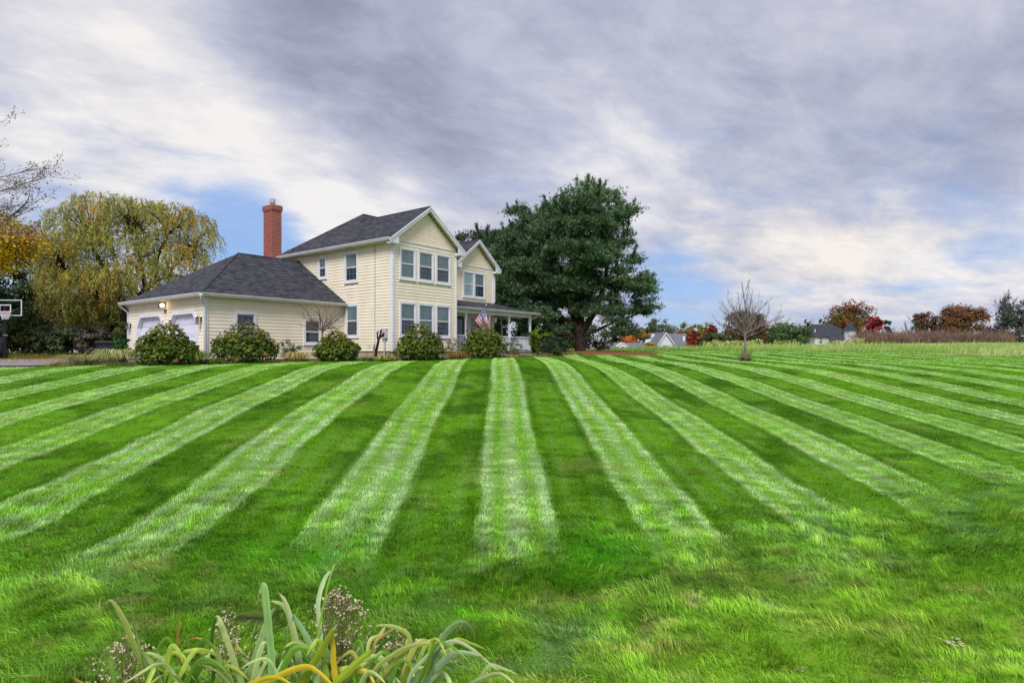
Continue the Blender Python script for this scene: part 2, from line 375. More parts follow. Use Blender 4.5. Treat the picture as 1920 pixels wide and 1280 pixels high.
def build_ground():
    def ax(a, b, st, lo, hi, fac):
        s = list(np.arange(a, b, st)); g = st; v = s[0]; pre = []
        while v > lo: g *= fac; v -= g; pre.append(v)
        g = st; v = s[-1]; post = []
        while v < hi: g *= fac; v += g; post.append(v)
        return np.array(pre[::-1]+s+post)
    xs = ax(-24, 44, .16, -2500, 2500, 1.12); ys = ax(2.8, 62, .16, -300, 3000, 1.12)
    X, Y = np.meshgrid(xs, ys); Z = ground(X, Y)
    n, m_ = X.shape
    idx = np.arange(n*m_).reshape(n, m_)
    Fq = np.stack([idx[:-1,:-1], idx[:-1,1:], idx[1:,1:], idx[1:,:-1]], -1).reshape(-1, 4)
    lm = lawn_mask(X, Y).astype(float)
    mulch = mix(np.broadcast_to(np.array(lin((66,56,44))), X.shape+(3,)), np.array(lin((84,96,46))), fbm(X*2, Y*2, 93, 3))
    wild = mix(np.broadcast_to(np.array(lin((70,82,36))), X.shape+(3,)), np.array(lin((128,122,66))), fbm(X*.3, Y*.3, 95, 4))
    mead = mix(np.broadcast_to(np.array(lin((122,142,78))), X.shape+(3,)), np.array(lin((168,168,112))), fbm(X*.2, Y*.35, 97, 4))
    c = np.where((X < 16)[..., None], mulch, mead)
    c = mix(c, wild, ss(Y, 44, 50)*(X < 12)); c = mix(c, wild, ss(Y, 34, 37)*(X < -6))
    c = mix(c, np.array(lin((86,128,30))), ss(Y,30.5,31.5)*(1-ss(Y,37,38))*(X < -20.5))
    c = mix(c, np.array(lin((128,84,56))), needle_bed(X, Y)*(Y > 36))
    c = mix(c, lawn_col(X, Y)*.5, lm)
    c = mix(c, np.array(lin((128,84,56))), needle_bed(X, Y)*(Y > 37)*.9)
    me = np_mesh('ground', np.stack([X, Y, Z], -1).reshape(-1, 3), Fq, c.reshape(-1, 3), True)
    tag(link('ground', me, m_ground), kind='structure', label='rising lawn ground and garden earth')
build_ground()

def blades(P, h, w, lean, phi, col, two, tipmix=.25, jit=.6):
    """grass blades as thin bent strips (two) or single slivers"""
    n = len(P); yaw = phi+np.pi/2+rng.normal(0, jit, n)
    side = np.stack([np.cos(yaw), np.sin(yaw), np.zeros(n)], -1)*(w/2)[:, None]
    ld = np.stack([np.cos(phi), np.sin(phi), np.zeros(n)], -1)
    up = np.array([0, 0, 1.0])
    k = np.sqrt(np.clip(1-lean**2, .03, 1))
    tip = P+ld*(h*lean)[:, None]+up*(h*k)[:, None]
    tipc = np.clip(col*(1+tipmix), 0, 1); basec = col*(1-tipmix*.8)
    if two:
        mid = P+ld*(h*lean*.36)[:, None]+up*(h*(k*.62+.06))[:, None]
        V = np.stack([P-side, P+side, mid+side*.85, mid-side*.85, tip], 1).reshape(-1, 3)
        b = (np.arange(n)*5)[:, None]
        Fs = [b+np.array([0,1,2,3]), b+np.array([3,2,4])]
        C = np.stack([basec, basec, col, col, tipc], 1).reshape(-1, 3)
    else:
        V = np.stack([P-side, P+side, tip], 1).reshape(-1, 3)
        b = (np.arange(n)*3)[:, None]; Fs = [b+np.array([0,1,2])]
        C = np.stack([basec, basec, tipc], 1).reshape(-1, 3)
    return V, Fs, C
def merge(parts):
    V = []; Fd = {}; C = []; o = 0
    for v, fs, c in parts:
        V.append(v); C.append(c)
        for f in fs: Fd.setdefault(f.shape[1], []).append(f+o)
        o += len(v)
    return np.concatenate(V), [np.concatenate(x) for x in Fd.values()], np.concatenate(C)
def sample_wedge(y0, y1, dens, kx0=-1.0, kx1=1.0, clump=0):
    area = (y1**2-y0**2)/2*(kx1-kx0); n = int(area*dens)
    Y = np.sqrt(rng.random(n)*(y1**2-y0**2)+y0**2)
    X = Y*(kx0+(kx1-kx0)*rng.random(n))
    return X, Y
def build_lawn():
    parts = []
    for (y0, y1, dens, h0, w0, two, kx0, kx1) in [
            (3.6, 8.5, 4200, .050, .0060, True, -1.4, 1.4), (8.5, 15, 2400, .042, .0100, False, -1.15, 1.15),
            (15, 27, 800, .04, .02, False, -1.08, 1.08), (27, 52, 170, .055, .045, False, -.2, 1.08)]:
        X, Y = sample_wedge(y0, y1, dens, kx0, kx1)
        keep = lawn_mask(X, Y) & ~((needle_bed(X, Y) > .5) & (Y > 37))
        soil = np.exp(-((X+2.35)/.20)**2-((Y-5.35)/.09)**2) > rng.random(len(X))*.8
        keep &= ~soil
        X, Y = X[keep], Y[keep]; n = len(X)
        tf = tuftf(X, Y)
        Z = ground(X, Y)-.004+.045*ss(tf, .42, .68)*(1-ss(Y, zend(X)+.2, zend(X)+2))
        Lv, f, Lm = stripe(X, Y)
        flow = fbm(X*.45, Y*.8, 101, 3)*2*np.pi*1.6-1.2
        aw = np.where(Lm > .5, np.pi/2, -np.pi/2)
        phi_s = aw+rng.normal(0, .7, n)+(fbm(X*1.5, Y*1.5, 103, 2)-.5)*2.2
        phi_n = flow+rng.normal(0, .5, n)
        phi = np.where(f > .5, phi_s, phi_n)
        cl = fbm(X*5, Y*5, 105, 2)
        lean = np.clip(rng.normal(.66, .2, n)+(1-f)*.05, .1, .95)
        h = h0*(.55+.8*rng.random(n))*(1+.25*(1-f))*(.75+.6*cl)*(1+(1-f)*(ss(tf,.4,.7)*1.0-.3))
        w = w0*(.7+.6*rng.random(n))
        va = .95 if y1 < 9 else (.7 if y1 < 16 else .45)
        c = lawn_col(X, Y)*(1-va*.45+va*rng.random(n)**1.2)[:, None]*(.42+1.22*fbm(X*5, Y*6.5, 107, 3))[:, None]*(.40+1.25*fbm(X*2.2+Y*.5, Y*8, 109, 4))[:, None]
        straw = rng.random(n) < .02
        c[straw] = np.array(lin((198,192,132)))
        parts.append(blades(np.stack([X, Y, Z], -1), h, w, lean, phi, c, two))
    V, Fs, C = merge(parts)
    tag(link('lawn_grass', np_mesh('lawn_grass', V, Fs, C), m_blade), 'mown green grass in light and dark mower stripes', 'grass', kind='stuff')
build_lawn()
def build_meadow():
    n = 90000
    X = rng.random(n)*75+3; Y = rng.random(n)*48+34
    e = edgeY(X)
    keep = (Y > e+.1) & (Y < e+34) & (X < Y*1.0) & (X > 8.5) & (rng.random(n) < 1.15-(Y-e)/40)
    X, Y = X[keep], Y[keep]; n = len(X)
    f = fbm(X*.35, Y*.5, 111, 3)
    h = (.22+.40*rng.random(n))*(.25+1.5*f)*np.clip((X-6)/9, .35, 1)
    c = mix(np.broadcast_to(np.array(lin((140,184,78))), (n,3)), np.array(lin((212,214,146))), np.clip((fbm(X*.22, Y*.5, 113, 4)-.5)*3+.22+.014*(X-28)+.5*(rng.random(n)-.5), 0, 1))
    c = mix(c, np.array(lin((122,158,80))), (rng.random(n) < .25)*.8)
    v = blades(np.stack([X, Y, ground(X, Y)-.01], -1), h, .035+.03*rng.random(n), np.clip(rng.normal(.5,.2,n),.05,.9), rng.normal(-.4, .8, n), c, False)
    tag(link('meadow_grass', np_mesh('meadow_grass', *merge([v])), m_blade), 'tall pale unmown grass beyond the far edge of the lawn', 'grass', kind='stuff')
    # rough grass round the driveway and under the left trees
    n = 60000
    X = -50*rng.random(n)-7; Y = 27+rng.random(n)*30
    keep = (X > -Y*1.02) & (Y > 31+0*X) & (X < -19+ (Y-31)*.6)
    X, Y = X[keep], Y[keep]; n = len(X)
    c = mix(np.broadcast_to(np.array(lin((84,110,36))), (n,3)), np.array(lin((150,128,66))), np.clip(fbm(X*.4, Y*.8, 115, 3)*2-.6, 0, 1))
    v = blades(np.stack([X, Y, ground(X, Y)-.01], -1), .12+.35*rng.random(n)*ss(Y,34,38), .03+.02*rng.random(n), np.clip(rng.normal(.4,.2,n),.05,.9), rng.random(n)*6.28, c, False)
    tag(link('rough_grass', np_mesh('rough_grass', *merge([v])), m_blade), 'rough green and brown grass beyond the driveway', 'grass', kind='stuff')
build_meadow()
def groundcover():
    n = 26000
    X = rng.random(n)*21-16.5; Y = np.interp(X, BEDX, BEDY)+(rng.random(n)**1.4)*2.6-.1
    keep = fbm(X*1.3, Y*1.3, 141, 3)+.2*(rng.random(n)-.5) > .42
    X, Y = X[keep], Y[keep]; n = len(X); pa = np.array([lin(c) for c in [(84,124,40),(110,140,56),(150,144,84),(70,100,40),(176,160,104),(128,96,62)]])
    ci = (vn(X*1.7, Y*1.7, 143)*5.99).astype(int); c = pa[ci]*(.6+.7*rng.random(n))[:, None]
    v = blades(np.stack([X, Y, ground(X, Y)-.01], -1), .07+.20*rng.random(n)*vn(X*2, Y*2, 145)*1.6, .014+.016*rng.random(n), np.clip(rng.normal(.5,.25,n),.05,.95), rng.random(n)*6.28, c, False)
    tag(link('groundcover', np_mesh('groundcover', *merge([v])), m_blade), 'low green and straw-coloured plants filling the bed along the house', 'ground cover', kind='stuff')
groundcover()

# ------------------------------------------------------------------ driveway
def build_drive():
    poly = [(-60,17.0),(-17.4,20.75),(-15.8,21.4),(-14.6,22.6),(-13.0,24.3),(-19.3,29.4),(-22,31),(-60,31)]
    xs = np.arange(-60, -12.9, .3); V = []; C = []; 
    lo = np.interp(xs, [-60,-17.4,-15.8,-14.6,-13.0], [17,20.75,21.4,22.6,24.3]); hi = np.interp(xs, [-60,-22,-19.3,-13.0], [31,31,29.4,24.35])
    m_ = 22
    for x, a, b in zip(xs, lo, hi):
        for y in np.linspace(a, b, m_): V.append((x, y, 0))
    V = np.array(V, float); V[:, 2] = ground(V[:, 0], V[:, 1])+.03
    idx = np.arange(len(V)).reshape(-1, m_)
    Fq = np.stack([idx[:-1,:-1], idx[1:,:-1], idx[1:,1:], idx[:-1,1:]], -1).reshape(-1, 4)
    m = mat('driveway_asphalt', rough=.9, spec=.1, build=noisy(lin((118,112,116)), lin((150,142,146)), 20, .2))
    tag(link('driveway', np_mesh('driveway', V, Fq), m), kind='structure', label='grey driveway leading to the garage')
    n = 4200
    X = -16-rng.random(n)**1.2*22; Y = 21+rng.random(n)**.8*10
    dens = ss(Y, 21.5, 24.5)*(.25+fbm(X*.8, Y*.8, 121, 2))
    k = (rng.random(n) < dens) & (Y > np.interp(X, [-60,-17.4,-15.8], [17,20.75,21.4])) ; X, Y = X[k], Y[k]
    pal = np.array([lin(c) for c in [(206,120,84),(216,150,116),(190,96,62),(224,176,140),(176,112,86)]])
    cards('fallen_leaves', np.stack([X, Y, ground(X, Y)+.05], -1), .055, pal[rng.integers(0,5,len(X))], flat=True, label='orange fallen leaves scattered over the driveway')
def cards_mesh(name, P, size, col, nrm=None, flat=False, aspect=.6, cup=False):
    n = len(P); size = np.broadcast_to(size, (n,)).astype(float)
    if nrm is None:
        nrm = rng.normal(size=(n,3))
        if flat: nrm[:, 2] = 9
    nrm = nrm/np.linalg.norm(nrm, axis=1)[:, None]
    a = np.cross(nrm, rng.normal(size=(n,3))); a /= np.linalg.norm(a, axis=1)[:, None]+1e-9
    b = np.cross(nrm, a)
    s = size[:, None]
    V = np.stack([P-a*s, P-b*s*aspect+a*s*.1, P+a*s, P+b*s*aspect+a*s*.1], 1).reshape(-1, 3)
    Fq = (np.arange(n)*4)[:, None]+np.array([0,1,2,3])
    return np_mesh(name, V, Fq, np.repeat(col, 4, axis=0))
def cards(name, P, size, col, label=None, parent=None, **k):
    o = link(name, cards_mesh(name, P, size, col, **k), m_leaf, parent)
    if label: tag(o, label, 'leaves', kind='stuff')
    return o
build_drive()
def lawn_litter():
    pts = [(1780,5.25,(206,190,170),10),(1800,5.3,(206,190,170),10),(1500,4.75,(200,180,160),6),(1735,4.6,(200,176,160),3),(1250,4.75,(180,90,40),1),(930,4.9,(196,120,70),1),
           (1305,5.9,(40,50,40),3),(1575,8.4,(210,140,60),1),(1625,5.0,(150,130,120),2),(700,12,(210,130,80),1),(130,12,(214,150,80),2),(340,14,(210,140,90),2)]
    P = []; C = []
    for px, Y, c, k in pts:
        for i in range(k):
            x = (px-960)/F*Y+rng.normal()*.03; y = Y+rng.normal()*.03
            P.append((x, y, gz(x, y)+.055)); C.append(lin(c))
    for i in range(160):
        y = 6+rng.random()*24; x = y*(rng.random()*1.9-1)
        if lawn_mask(np.array([x]), np.array([y]))[0]: P.append((x, y, gz(x,y)+.05)); C.append(lin(random.choice([(206,150,90),(190,120,70),(214,190,130)])))
    o = cards('dry_leaves', np.array(P), .022, np.array(C), flat=True, label='small dry leaves and grass clippings dotted over the lawn')
lawn_litter()

# ------------------------------------------------------------------ solid builder
def FRONT(y0): return lambda a, n, z: (a, y0-n, z)       # wall facing -y, a runs along x
def LEFT(x0): return lambda a, n, z: (x0-n, a, z)        # wall facing -x, a runs along y
XYZ = lambda a, n, z: (a, n, z)
class MB:
    def __init__(s): s.v = []; s.f = []; s.uv = {}
    def add(s, vs, fs):
        o = len(s.v); s.v += [tuple(v) for v in vs]; s.f += [tuple(i+o for i in f) for f in fs]; return s
    def box(s, fr, a0, a1, n0, n1, z0, z1):
        p = [fr(a, n, z) for z in (z0, z1) for n in (n0, n1) for a in (a0, a1)]
        return s.add(p, [(0,1,3,2),(4,6,7,5),(0,4,5,1),(2,3,7,6),(0,2,6,4),(1,5,7,3)])
    def quad(s, *p): return s.add(p, [tuple(range(len(p)))])
    def tube(s, pts, rad, k=8, cap=True):
        pts = [Vector(p) for p in pts]; rad = [rad]*len(pts) if not hasattr(rad, '__len__') else rad
        vs = []; fs = []
        ref = None
        for i, p in enumerate(pts):
            d = (pts[min(i+1, len(pts)-1)]-pts[max(i-1, 0)]).normalized()
            if ref is None: ref = d.orthogonal().normalized()
            ref = (ref-d*ref.dot(d)).normalized(); b = d.cross(ref)
            for j in range(k):
                t = 2*math.pi*j/k; vs.append(p+(ref*math.cos(t)+b*math.sin(t))*rad[i])
        for i in range(len(pts)-1):
            for j in range(k):
                a = i*k+j; c = i*k+(j+1)%k; fs.append((a, c, c+k, a+k))
        if cap: fs += [tuple(range(k))[::-1], tuple(range((len(pts)-1)*k, len(pts)*k))]
        return s.add(vs, fs)
    def slab(s, pts, t, dz=True):
        n = len(pts); lo = [(p[0], p[1], p[2]-t) for p in pts]
        fs = [tuple(range(n)), tuple(range(2*n-1, n-1, -1))]+[(i, (i+1)%n, (i+1)%n+n, i+n) for i in range(n)]
        return s.add(list(pts)+lo, fs)
    def prism(s, fr, outline, n0, n1):
        k = len(outline); p = [fr(a, n0, z) for a, z in outline]+[fr(a, n1, z) for a, z in outline]
        return s.add(p, [tuple(range(k)), tuple(range(2*k-1, k-1, -1))]+[(i, (i+1)%k, (i+1)%k+k, i+k) for i in range(k)])
    def strip(s, fr, path_in, path_out, n0, n1):
        for i in range(len(path_in)-1):
            s.prism(fr, [path_in[i], path_in[i+1], path_out[i+1], path_out[i]], n0, n1)
        return s
    def build(s, name, m, parent=None, smooth=False, planar=False):
        me = bpy.data.meshes.new(name); me.from_pydata(s.v, [], s.f)
        if smooth:
            for p in me.polygons: p.use_smooth = True
        if planar:                                  # each face unrolled in metres: rows run level
            uvl = me.uv_layers.new(name='UVMap')
            for p in me.polygons:
                nrm = p.normal; u = Vector((0,0,1)).cross(nrm)
                u = Vector((1,0,0)) if u.length < 1e-3 else u.normalized(); w = nrm.cross(u)
                for li in p.loop_indices:
                    co = me.vertices[me.loops[li].vertex_index].co
                    uvl.data[li].uv = (co.dot(u), co.dot(w))
        me.update()
        return link(name, me, m, parent)

# ------------------------------------------------------------------ the house
TH = math.atan2(.7947, .607)
house = thing('house', 'two storey cream clapboard house with dark roof, attached garage and wrapping front porch', 'house', (-5.674, 27.8, 0), TH)
def siding(mb, fr, a0, a1, z0, z1, openings=(), lim=None, h=.15, brk=()):
    z = z0; nx = z0+h
    while z < z1-.005:
        t = min([nx, z1]+[q for q in brk if q > z+.004])
        l0, h0 = (lim(z) if lim else (a0, a1)); l1, h1 = (lim(t) if lim else (a0, a1))
        cuts = []
        for op in openings:
            r0, r1 = op(z+.001), op(t-.001)
            r = r0 or r1
            if r0 and r1: r = (r0[0], r0[1], r1[0], r1[1])
            elif r: r = (r[0], r[1], r[0], r[1])
            if r: cuts.append(r)
        cuts.sort()
        cur = (l0, l1)
        for c in cuts+[None]:
            e = (h0, h1) if c is None else (c[0], c[2])
            if e[0] > cur[0] or e[1] > cur[1]:
                mb.add([fr(cur[0], .022, z), fr(e[0], .022, z), fr(e[1], .004, t), fr(cur[1], .004, t), fr(cur[0], .0, z), fr(e[0], .0, z)],
                       [(0,1,2,3), (4,5,1,0)])
            if c: cur = (c[1], c[3])
        z = t
        if t >= nx-1e-6: nx += h
def rect(a0, a1, z0, z1): return lambda z: (a0, a1) if z0 < z < z1 else None
def window(fr, a0, a1, z0, z1, up=None, dn=None, cols=3, rows=2, upgrid=True, dngrid=True, ca=.1, parent=None, split=True):
    if a0 > a1: a0, a1 = a1, a0
    up = up or m_glass_up; dn = dn or m_glass_dn; parent = parent or house
    mb = MB(); i0, i1, j0, j1 = a0+ca, a1-ca, z0+ca, z1-ca*1.15
    mb.box(fr, a0, i0, 0, .06, z0, z1); mb.box(fr, i1, a1, 0, .06, z0, z1); mb.box(fr, i0, i1, 0, .06, j1, z1)
    mb.box(fr, i0, i1, 0, .06, z0, j0); mb.box(fr, a0-.02, a1+.02, .0, .075, z0-.03, z0+.02)
    w = mb.build('window', m_white, parent)
    zm = (j0+j1)/2; s = .045
    if not split: zm = j0
    sb = MB()
    sb.box(fr, i0, i0+s, 0, .03, j0, j1).box(fr, i1-s, i1, 0, .03, j0, j1).box(fr, i0+s, i1-s, 0, .03, j1-s, j1).box(fr, i0+s, i1-s, 0, .03, j0, j0+s)
    if split: sb.box(fr, i0+s, i1-s, 0, .036, zm-.03, zm+.03)
    sb.build('sash', m_gutter, w)
    MB().box(fr, i0+s, i1-s, -.004, .010, (zm+.03) if split else j0+s, j1-s).build('pane', up, w)
    if split: MB().box(fr, i0+s, i1-s, -.004, .008, j0+s, zm-.03).build('pane', dn, w)
    g = MB()
    for on, b0, b1 in ((upgrid, zm if split else j0, j1), (dngrid and split, j0, zm)):
        if not on: continue
        for k in range(1, cols):
            x = i0+(i1-i0)*k/cols; g.box(fr, x-.009, x+.009, .011, .015, b0+.03, b1-.045)
        for k in range(1, rows):
            y = b0+(b1-b0)*k/rows; g.box(fr, i0+s, i1-s, .0112, .0145, y-.008, y+.008)
    if g.v: g.build('muntin', m_muntin, w)
    return rect(a0+.01, a1-.01, z0-.02, z1-.01)
F0, F2, FG = FRONT(0), FRONT(2.94), FRONT(3.68)
L0, LG = LEFT(0), LEFT(-6.94)
gx0 = -6.94
def build_house():
    # core volumes behind the clapboards
    mb = MB()
    mb.box(XYZ, .006, 4.434, .006, 3.2, -.02, 5.3); mb.box(XYZ, .006, 11.19, 2.946, 9.19, -.02, 5.3)
    mb.box(XYZ, gx0+.35, -.01, 3.69, 11.5, -.4, 2.4)
    mb.prism(FRONT(.006), [(0,5.3),(4.44,5.3),(2.22,6.95)], 0, -.3); mb.prism(FRONT(2.946), [(7.62,5.3),(11.18,5.3),(9.4,6.72)], 0, -.3)
    mb.build('wall', m_siding, house)
    fd = MB()
    fd.box(XYZ, .03, 4.41, .03, 3.0, -.75, -.02); fd.box(XYZ, .03, 11.17, 2.97, 9.17, -.75, -.02); fd.box(XYZ, gx0+.03, -.03, 3.71, 11.6, -.8, -.36)
    fd.build('foundation', m_concrete, house)
    # windows
    o = []
    o.append(window(L0, 5.11, 5.87, 3.81, 5.0, cols=2)); o.append(window(L0, 2.51, 3.6, 3.45, 5.01, dn=m_glass_dn))
    o.append(window(L0, 2.47, 3.51, .67, 2.38, upgrid=False, dngrid=False))
    s = MB(); siding(s, L0, 0, 9.2, 0, 5.3, o); s.build('siding', m_siding, house)
    o = []
    for a0, a1, dn in ((.42,1.49,m_glass_up), (1.63,2.73,m_glass_dn), (2.86,3.97,m_glass_dn)): o.append(window(F0, a0, a1, 3.45, 5.03, dn=dn, cols=4, rows=3))
    for a0, a1, dn in ((.42,1.52,m_glass_dn), (1.63,2.75,m_glass_up), (2.86,3.97,m_glass_dn)): o.append(window(F0, a0, a1, .68, 2.40, dn=dn, cols=4, rows=3))
    s = MB(); siding(s, F0, 0, 4.44, 0, 5.3, o); s.build('siding', m_siding, house)
    o = [window(F2, 8.17, 9.27, 3.32, 4.98, up=m_glass_lt, dn=m_glass_lt), window(F2, 9.22, 10.30, 3.32, 4.98)]
    o.append(window(F2, 8.75, 9.75, .75, 2.2)); o.append(rect(7.55, 8.3, 0, 2.15)); o.append(rect(5.1,6.1,.7,2.2))
    window(F2, 5.05, 6.15, .68, 2.22)
    s = MB(); siding(s, F2, 4.44, 11.2, 0, 5.3, o); s.build('siding', m_siding, house)
    d = MB(); d.box(F2, 7.28, 7.42, 0, .05, 0, 2.25).box(F2, 8.3, 8.44, 0, .05, 0, 2.25).box(F2, 7.42, 8.3, 0, .05, 2.13, 2.25)
    fdr = d.build('door_frame', m_white, house)
    MB().box(F2, 7.42, 8.3, 0, .03, .03, 2.13).build('door', mat('dark_blue_door', lin((34,50,66)), .35), fdr)
    MB().box(F2, 7.6, 8.12, .03, .036, .9, 1.95).build('pane', m_glass_dn, fdr)
    MB().tube([F2(8.2,.03,1.0), F2(8.2,.09,1.0)], .025).build('handle', m_steel, fdr)
    # garage walls
    o = [window(FG, -5.72, -4.72, .45, 1.74, up=m_glass_dn), window(FG, -2.35, -1.36, .30, 1.58, up=m_glass_dn)]
    s = MB(); siding(s, FG, gx0, -.02, -.36, 2.4, o); s.build('siding', m_siding, house)
    def octo(v0, v1, ch=.46, zc=1.2, zt=1.76):
        def f(z):
            if z > zt: return None
            k = max(0, (z-zc)/(zt-zc))*ch; return (v0+k, v1-k)
        return f
    doors = [(4.26,7.19),(7.58,10.75)]
    s = MB(); siding(s, LG, 3.68, 11.6, -.36, 2.4, [octo(a+.05, b-.05, zt=1.72) for a, b in doors], brk=(1.2, 1.72)); s.build('siding', m_siding, house)
    for a, b in doors:
        c = .15; out = [(a,-.42),(a,1.2),(a+.46,1.76),(b-.46,1.76),(b,1.2),(b,-.42)]
        inn = [(a+c,-.42),(a+c,1.14),(a+.54,1.61),(b-.54,1.61),(b-c,1.14),(b-c,-.42)]
        fr = MB().strip(LG, inn, out, -.02, .045)
        fr.strip(LG, inn, [(p[0]+(.02 if p[0] < (a+b)/2 else -.02)*0, p[1]) for p in [(x+(c*.12 if x<(a+b)/2 else -c*.12), z-.02) for x, z in inn]], -.2, -.02)
        g = fr.build('garage_door_frame', m_white, house)
        p = MB(); z = -.42; k = 0
        p.box(LG, a+.04, b-.04, -.20, -.17, -.42, 1.72)
        while z < 1.5:
            p.box(LG, a+.05, b-.05, -.17, -.150, z+.015, z+.50)
            for q in range(4):
                w_ = (b-a-.4)/4; x0 = a+.2+q*w_
                p.box(LG, x0+.06, x0+w_-.06, -.15, -.142, z+.11, z+.41)
            z += .53
        dd = p.build('garage_door', m_doorw, house)
        MB().box(LG, (a+b)/2-.1, (a+b)/2+.1, -.14, -.11, -.2, -.17).build('handle', m_black, dd)
    # corner boards, bands
    c = MB()
    c.box(L0, -.03, .09, 0, .042, -.02, 5.3); c.box(F0, -.027, .10, 0, .045, -.02, 5.3); c.build('corner_board', m_white, house)
    MB().box(F0, 4.34, 4.45, 0, .045, -.02, 5.3).build('corner_board', m_white, house)
    MB().box(F2, 11.1, 11.22, 0, .045, -.02, 5.3).build('corner_board', m_white, house)
    c = MB().box(LG, 3.65, 3.77, 0, .042, -.36, 2.4); c.box(FG, gx0-.027, gx0+.09, 0, .045, -.36, 2.4); c.build('corner_board', m_white, house)
    MB().box(LG, 11.5, 11.62, 0, .042, -.36, 2.4).build('corner_board', m_white, house)
    MB().box(F0, .1, 4.34, 0, .04, 5.28, 5.36).build('frieze', m_white, house)
    MB().box(F2, 7.6, 11.2, 0, .04, 5.28, 5.36).build('frieze', m_white, house)
    # fish-scale gables
    for fr, x0, x1, rise in ((F0, .0, 4.44, 1.66), (F2, 7.62, 11.18, 1.42)):
        g = MB(); xm = (x0+x1)/2; hw = (x1-x0)/2; z = 5.34; r = 0
        while z < 5.3+rise-.05:
            half = hw*(1-(z-5.3)/rise)-.02; w_ = .15; x = xm-half+(.075 if r % 2 else 0)-.05
            while x < xm+half-.02:
                a, b = max(x, xm-half), min(x+w_-.012, xm+half)
                if b-a > .03:
                    m_ = (a+b)/2
                    pts = [(a, z+.13, .008), (a, z+.05, .022), (a+(b-a)*.2, z+.012, .028), (m_, z, .030), (b-(b-a)*.2, z+.012, .028), (b, z+.05, .022), (b, z+.13, .008)]
                    o_ = len(g.v); g.v += [fr(p[0], p[2], p[1]) for p in pts]+[fr(p[0], -.002, p[1]) for p in pts]
                    g.f.append(tuple(range(o_, o_+7)))
                    for i in range(6): g.f.append((o_+i, o_+i+7, o_+i+8, o_+i+1))
                x += w_
            z += .115; r += 1
        g.build('gable_shingles', m_scallop, house)
    # roofs
    zl = lambda x: 5.3+.75*(x+.35); E = 5.3
    rf = MB(); T_ = .10
    P = lambda x, y, z: (x, y, z)
    rf.slab([P(-.35,-.3,E), P(2.22,-.3,zl(2.22)), P(2.22,5.16,zl(2.22)), P(3.13,6.07,zl(3.13)), P(-.35,9.55,E)], T_)
    rf.slab([P(2.22,-.3,7.2275), P(4.79,-.3,E), P(4.79,2.59,E), P(2.22,5.16,7.2275)], T_)
    rf.slab([P(2.22,5.16,7.2275), P(4.79,2.59,E), P(7.25,2.59,E), P(9.3,4.84,6.9875), P(8.07,6.07,7.91), P(3.13,6.07,7.91)], T_)
    rf.slab([P(9.4,2.6,7.0), P(7.25,2.6,E), P(9.4,4.86,7.0)], T_); rf.slab([P(9.4,2.6,7.0), P(9.4,4.86,7.0), P(11.55,2.6,E)], T_)
    rf.slab([P(11.55,2.59,E), P(9.35,4.8,6.98), P(8.07,6.07,7.91), P(11.55,9.55,E)], T_)
    rf.slab([P(-.35,9.55,E), P(3.13,6.07,7.91), P(8.07,6.07,7.91), P(11.55,9.55,E)], T_)
    rf.build('roof', m_shingle, house, planar=True)
    cap = MB()
    for a, b in (((2.22,-.32,7.23),(2.22,5.16,7.23)), ((-.35,9.55,5.3),(3.13,6.07,7.91)), ((3.13,6.07,7.91),(8.07,6.07,7.91)), ((9.4,2.58,7.0),(9.4,4.86,7.0))):
        cap.tube([(a[0],a[1],a[2]-.01), (b[0],b[1],b[2]-.01)], .045, 6)
    cap.build('ridge_cap', m_shingle, house, planar=True)
    gr = MB(); ry = 7.62; rz_ = 4.93
    A, B, C_, D_ = (-7.24,3.38,2.4), (-.03,3.38,2.4), (-.03,ry,rz_), (-3.5,ry,rz_); E_, G_ = (-7.24,11.9,2.4), (-.03,11.9,2.4)
    gr.slab([A,B,C_,D_], .09); gr.slab([A,D_,E_], .09); gr.slab([E_,D_,C_,G_], .09)
    gr.build('garage_roof', m_shingle, house, planar=True)
    cap = MB(); cap.tube([(A[0],A[1],A[2]-.01),(D_[0],D_[1],D_[2]-.01)], .045, 6); cap.tube([D_, C_], .045, 6); cap.build('ridge_cap', m_shingle, house, planar=True)
    # soffits
    for bx in ((-.33, .0, -.02, 9.5), (4.44, 7.3, 2.62, 2.94), (11.2, 11.5, 2.94, 9.4)): MB().box(XYZ, *bx, 5.16, 5.185).build('soffit', m_soffit, house)
    s = MB(); s.box(XYZ, -7.2, -.05, 3.42, 3.68, 2.27, 2.29); s.box(XYZ, -7.2, gx0, 3.68, 11.8, 2.27, 2.29); s.build('soffit', m_soffit, house)
    for xm, xe, y0, zt in ((2.22, 2.57, -.28, 7.22), (9.4, 2.15, 2.62, 6.99)):       # sloped soffits and rake boards
        ya = 0 if y0 < 1 else 2.94
        s = MB(); r = MB()
        for sg in (-1, 1):
            p0, p1 = (xm, zt-.12), (xm+sg*xe, 5.17)
            s.add([(p0[0], y0, p0[1]-.0), (p1[0], y0, p1[1]), (p1[0], ya, p1[1]), (p0[0], ya, p0[1])], [(0,1,2,3)])
            fr = FRONT(y0)
            r.prism(fr, [(xm, zt-.01), (xm+sg*xe, 5.29), (xm+sg*xe, 5.08), (xm, zt-.22)], -.02, .045)
            r.prism(fr, [(xm, zt+.0), (xm+sg*(xe+.02), 5.30), (xm+sg*(xe+.02), 5.22), (xm, zt-.08)], .045, .075)
            r.box(XYZ, min(xm+sg*xe, xm+sg*(xe-.50)), max(xm+sg*xe, xm+sg*(xe-.50)), y0, ya-.01, 5.05, 5.17)
            r.prism(fr, [(xm+sg*xe, 5.07), (xm+sg*(xe-.5), 5.07), (xm+sg*(xe-.5), 5.52), (xm+sg*xe, 5.17)], -.015, .03)
        s.build('soffit', m_soffit, house); r.build('rake_board', m_white, house)
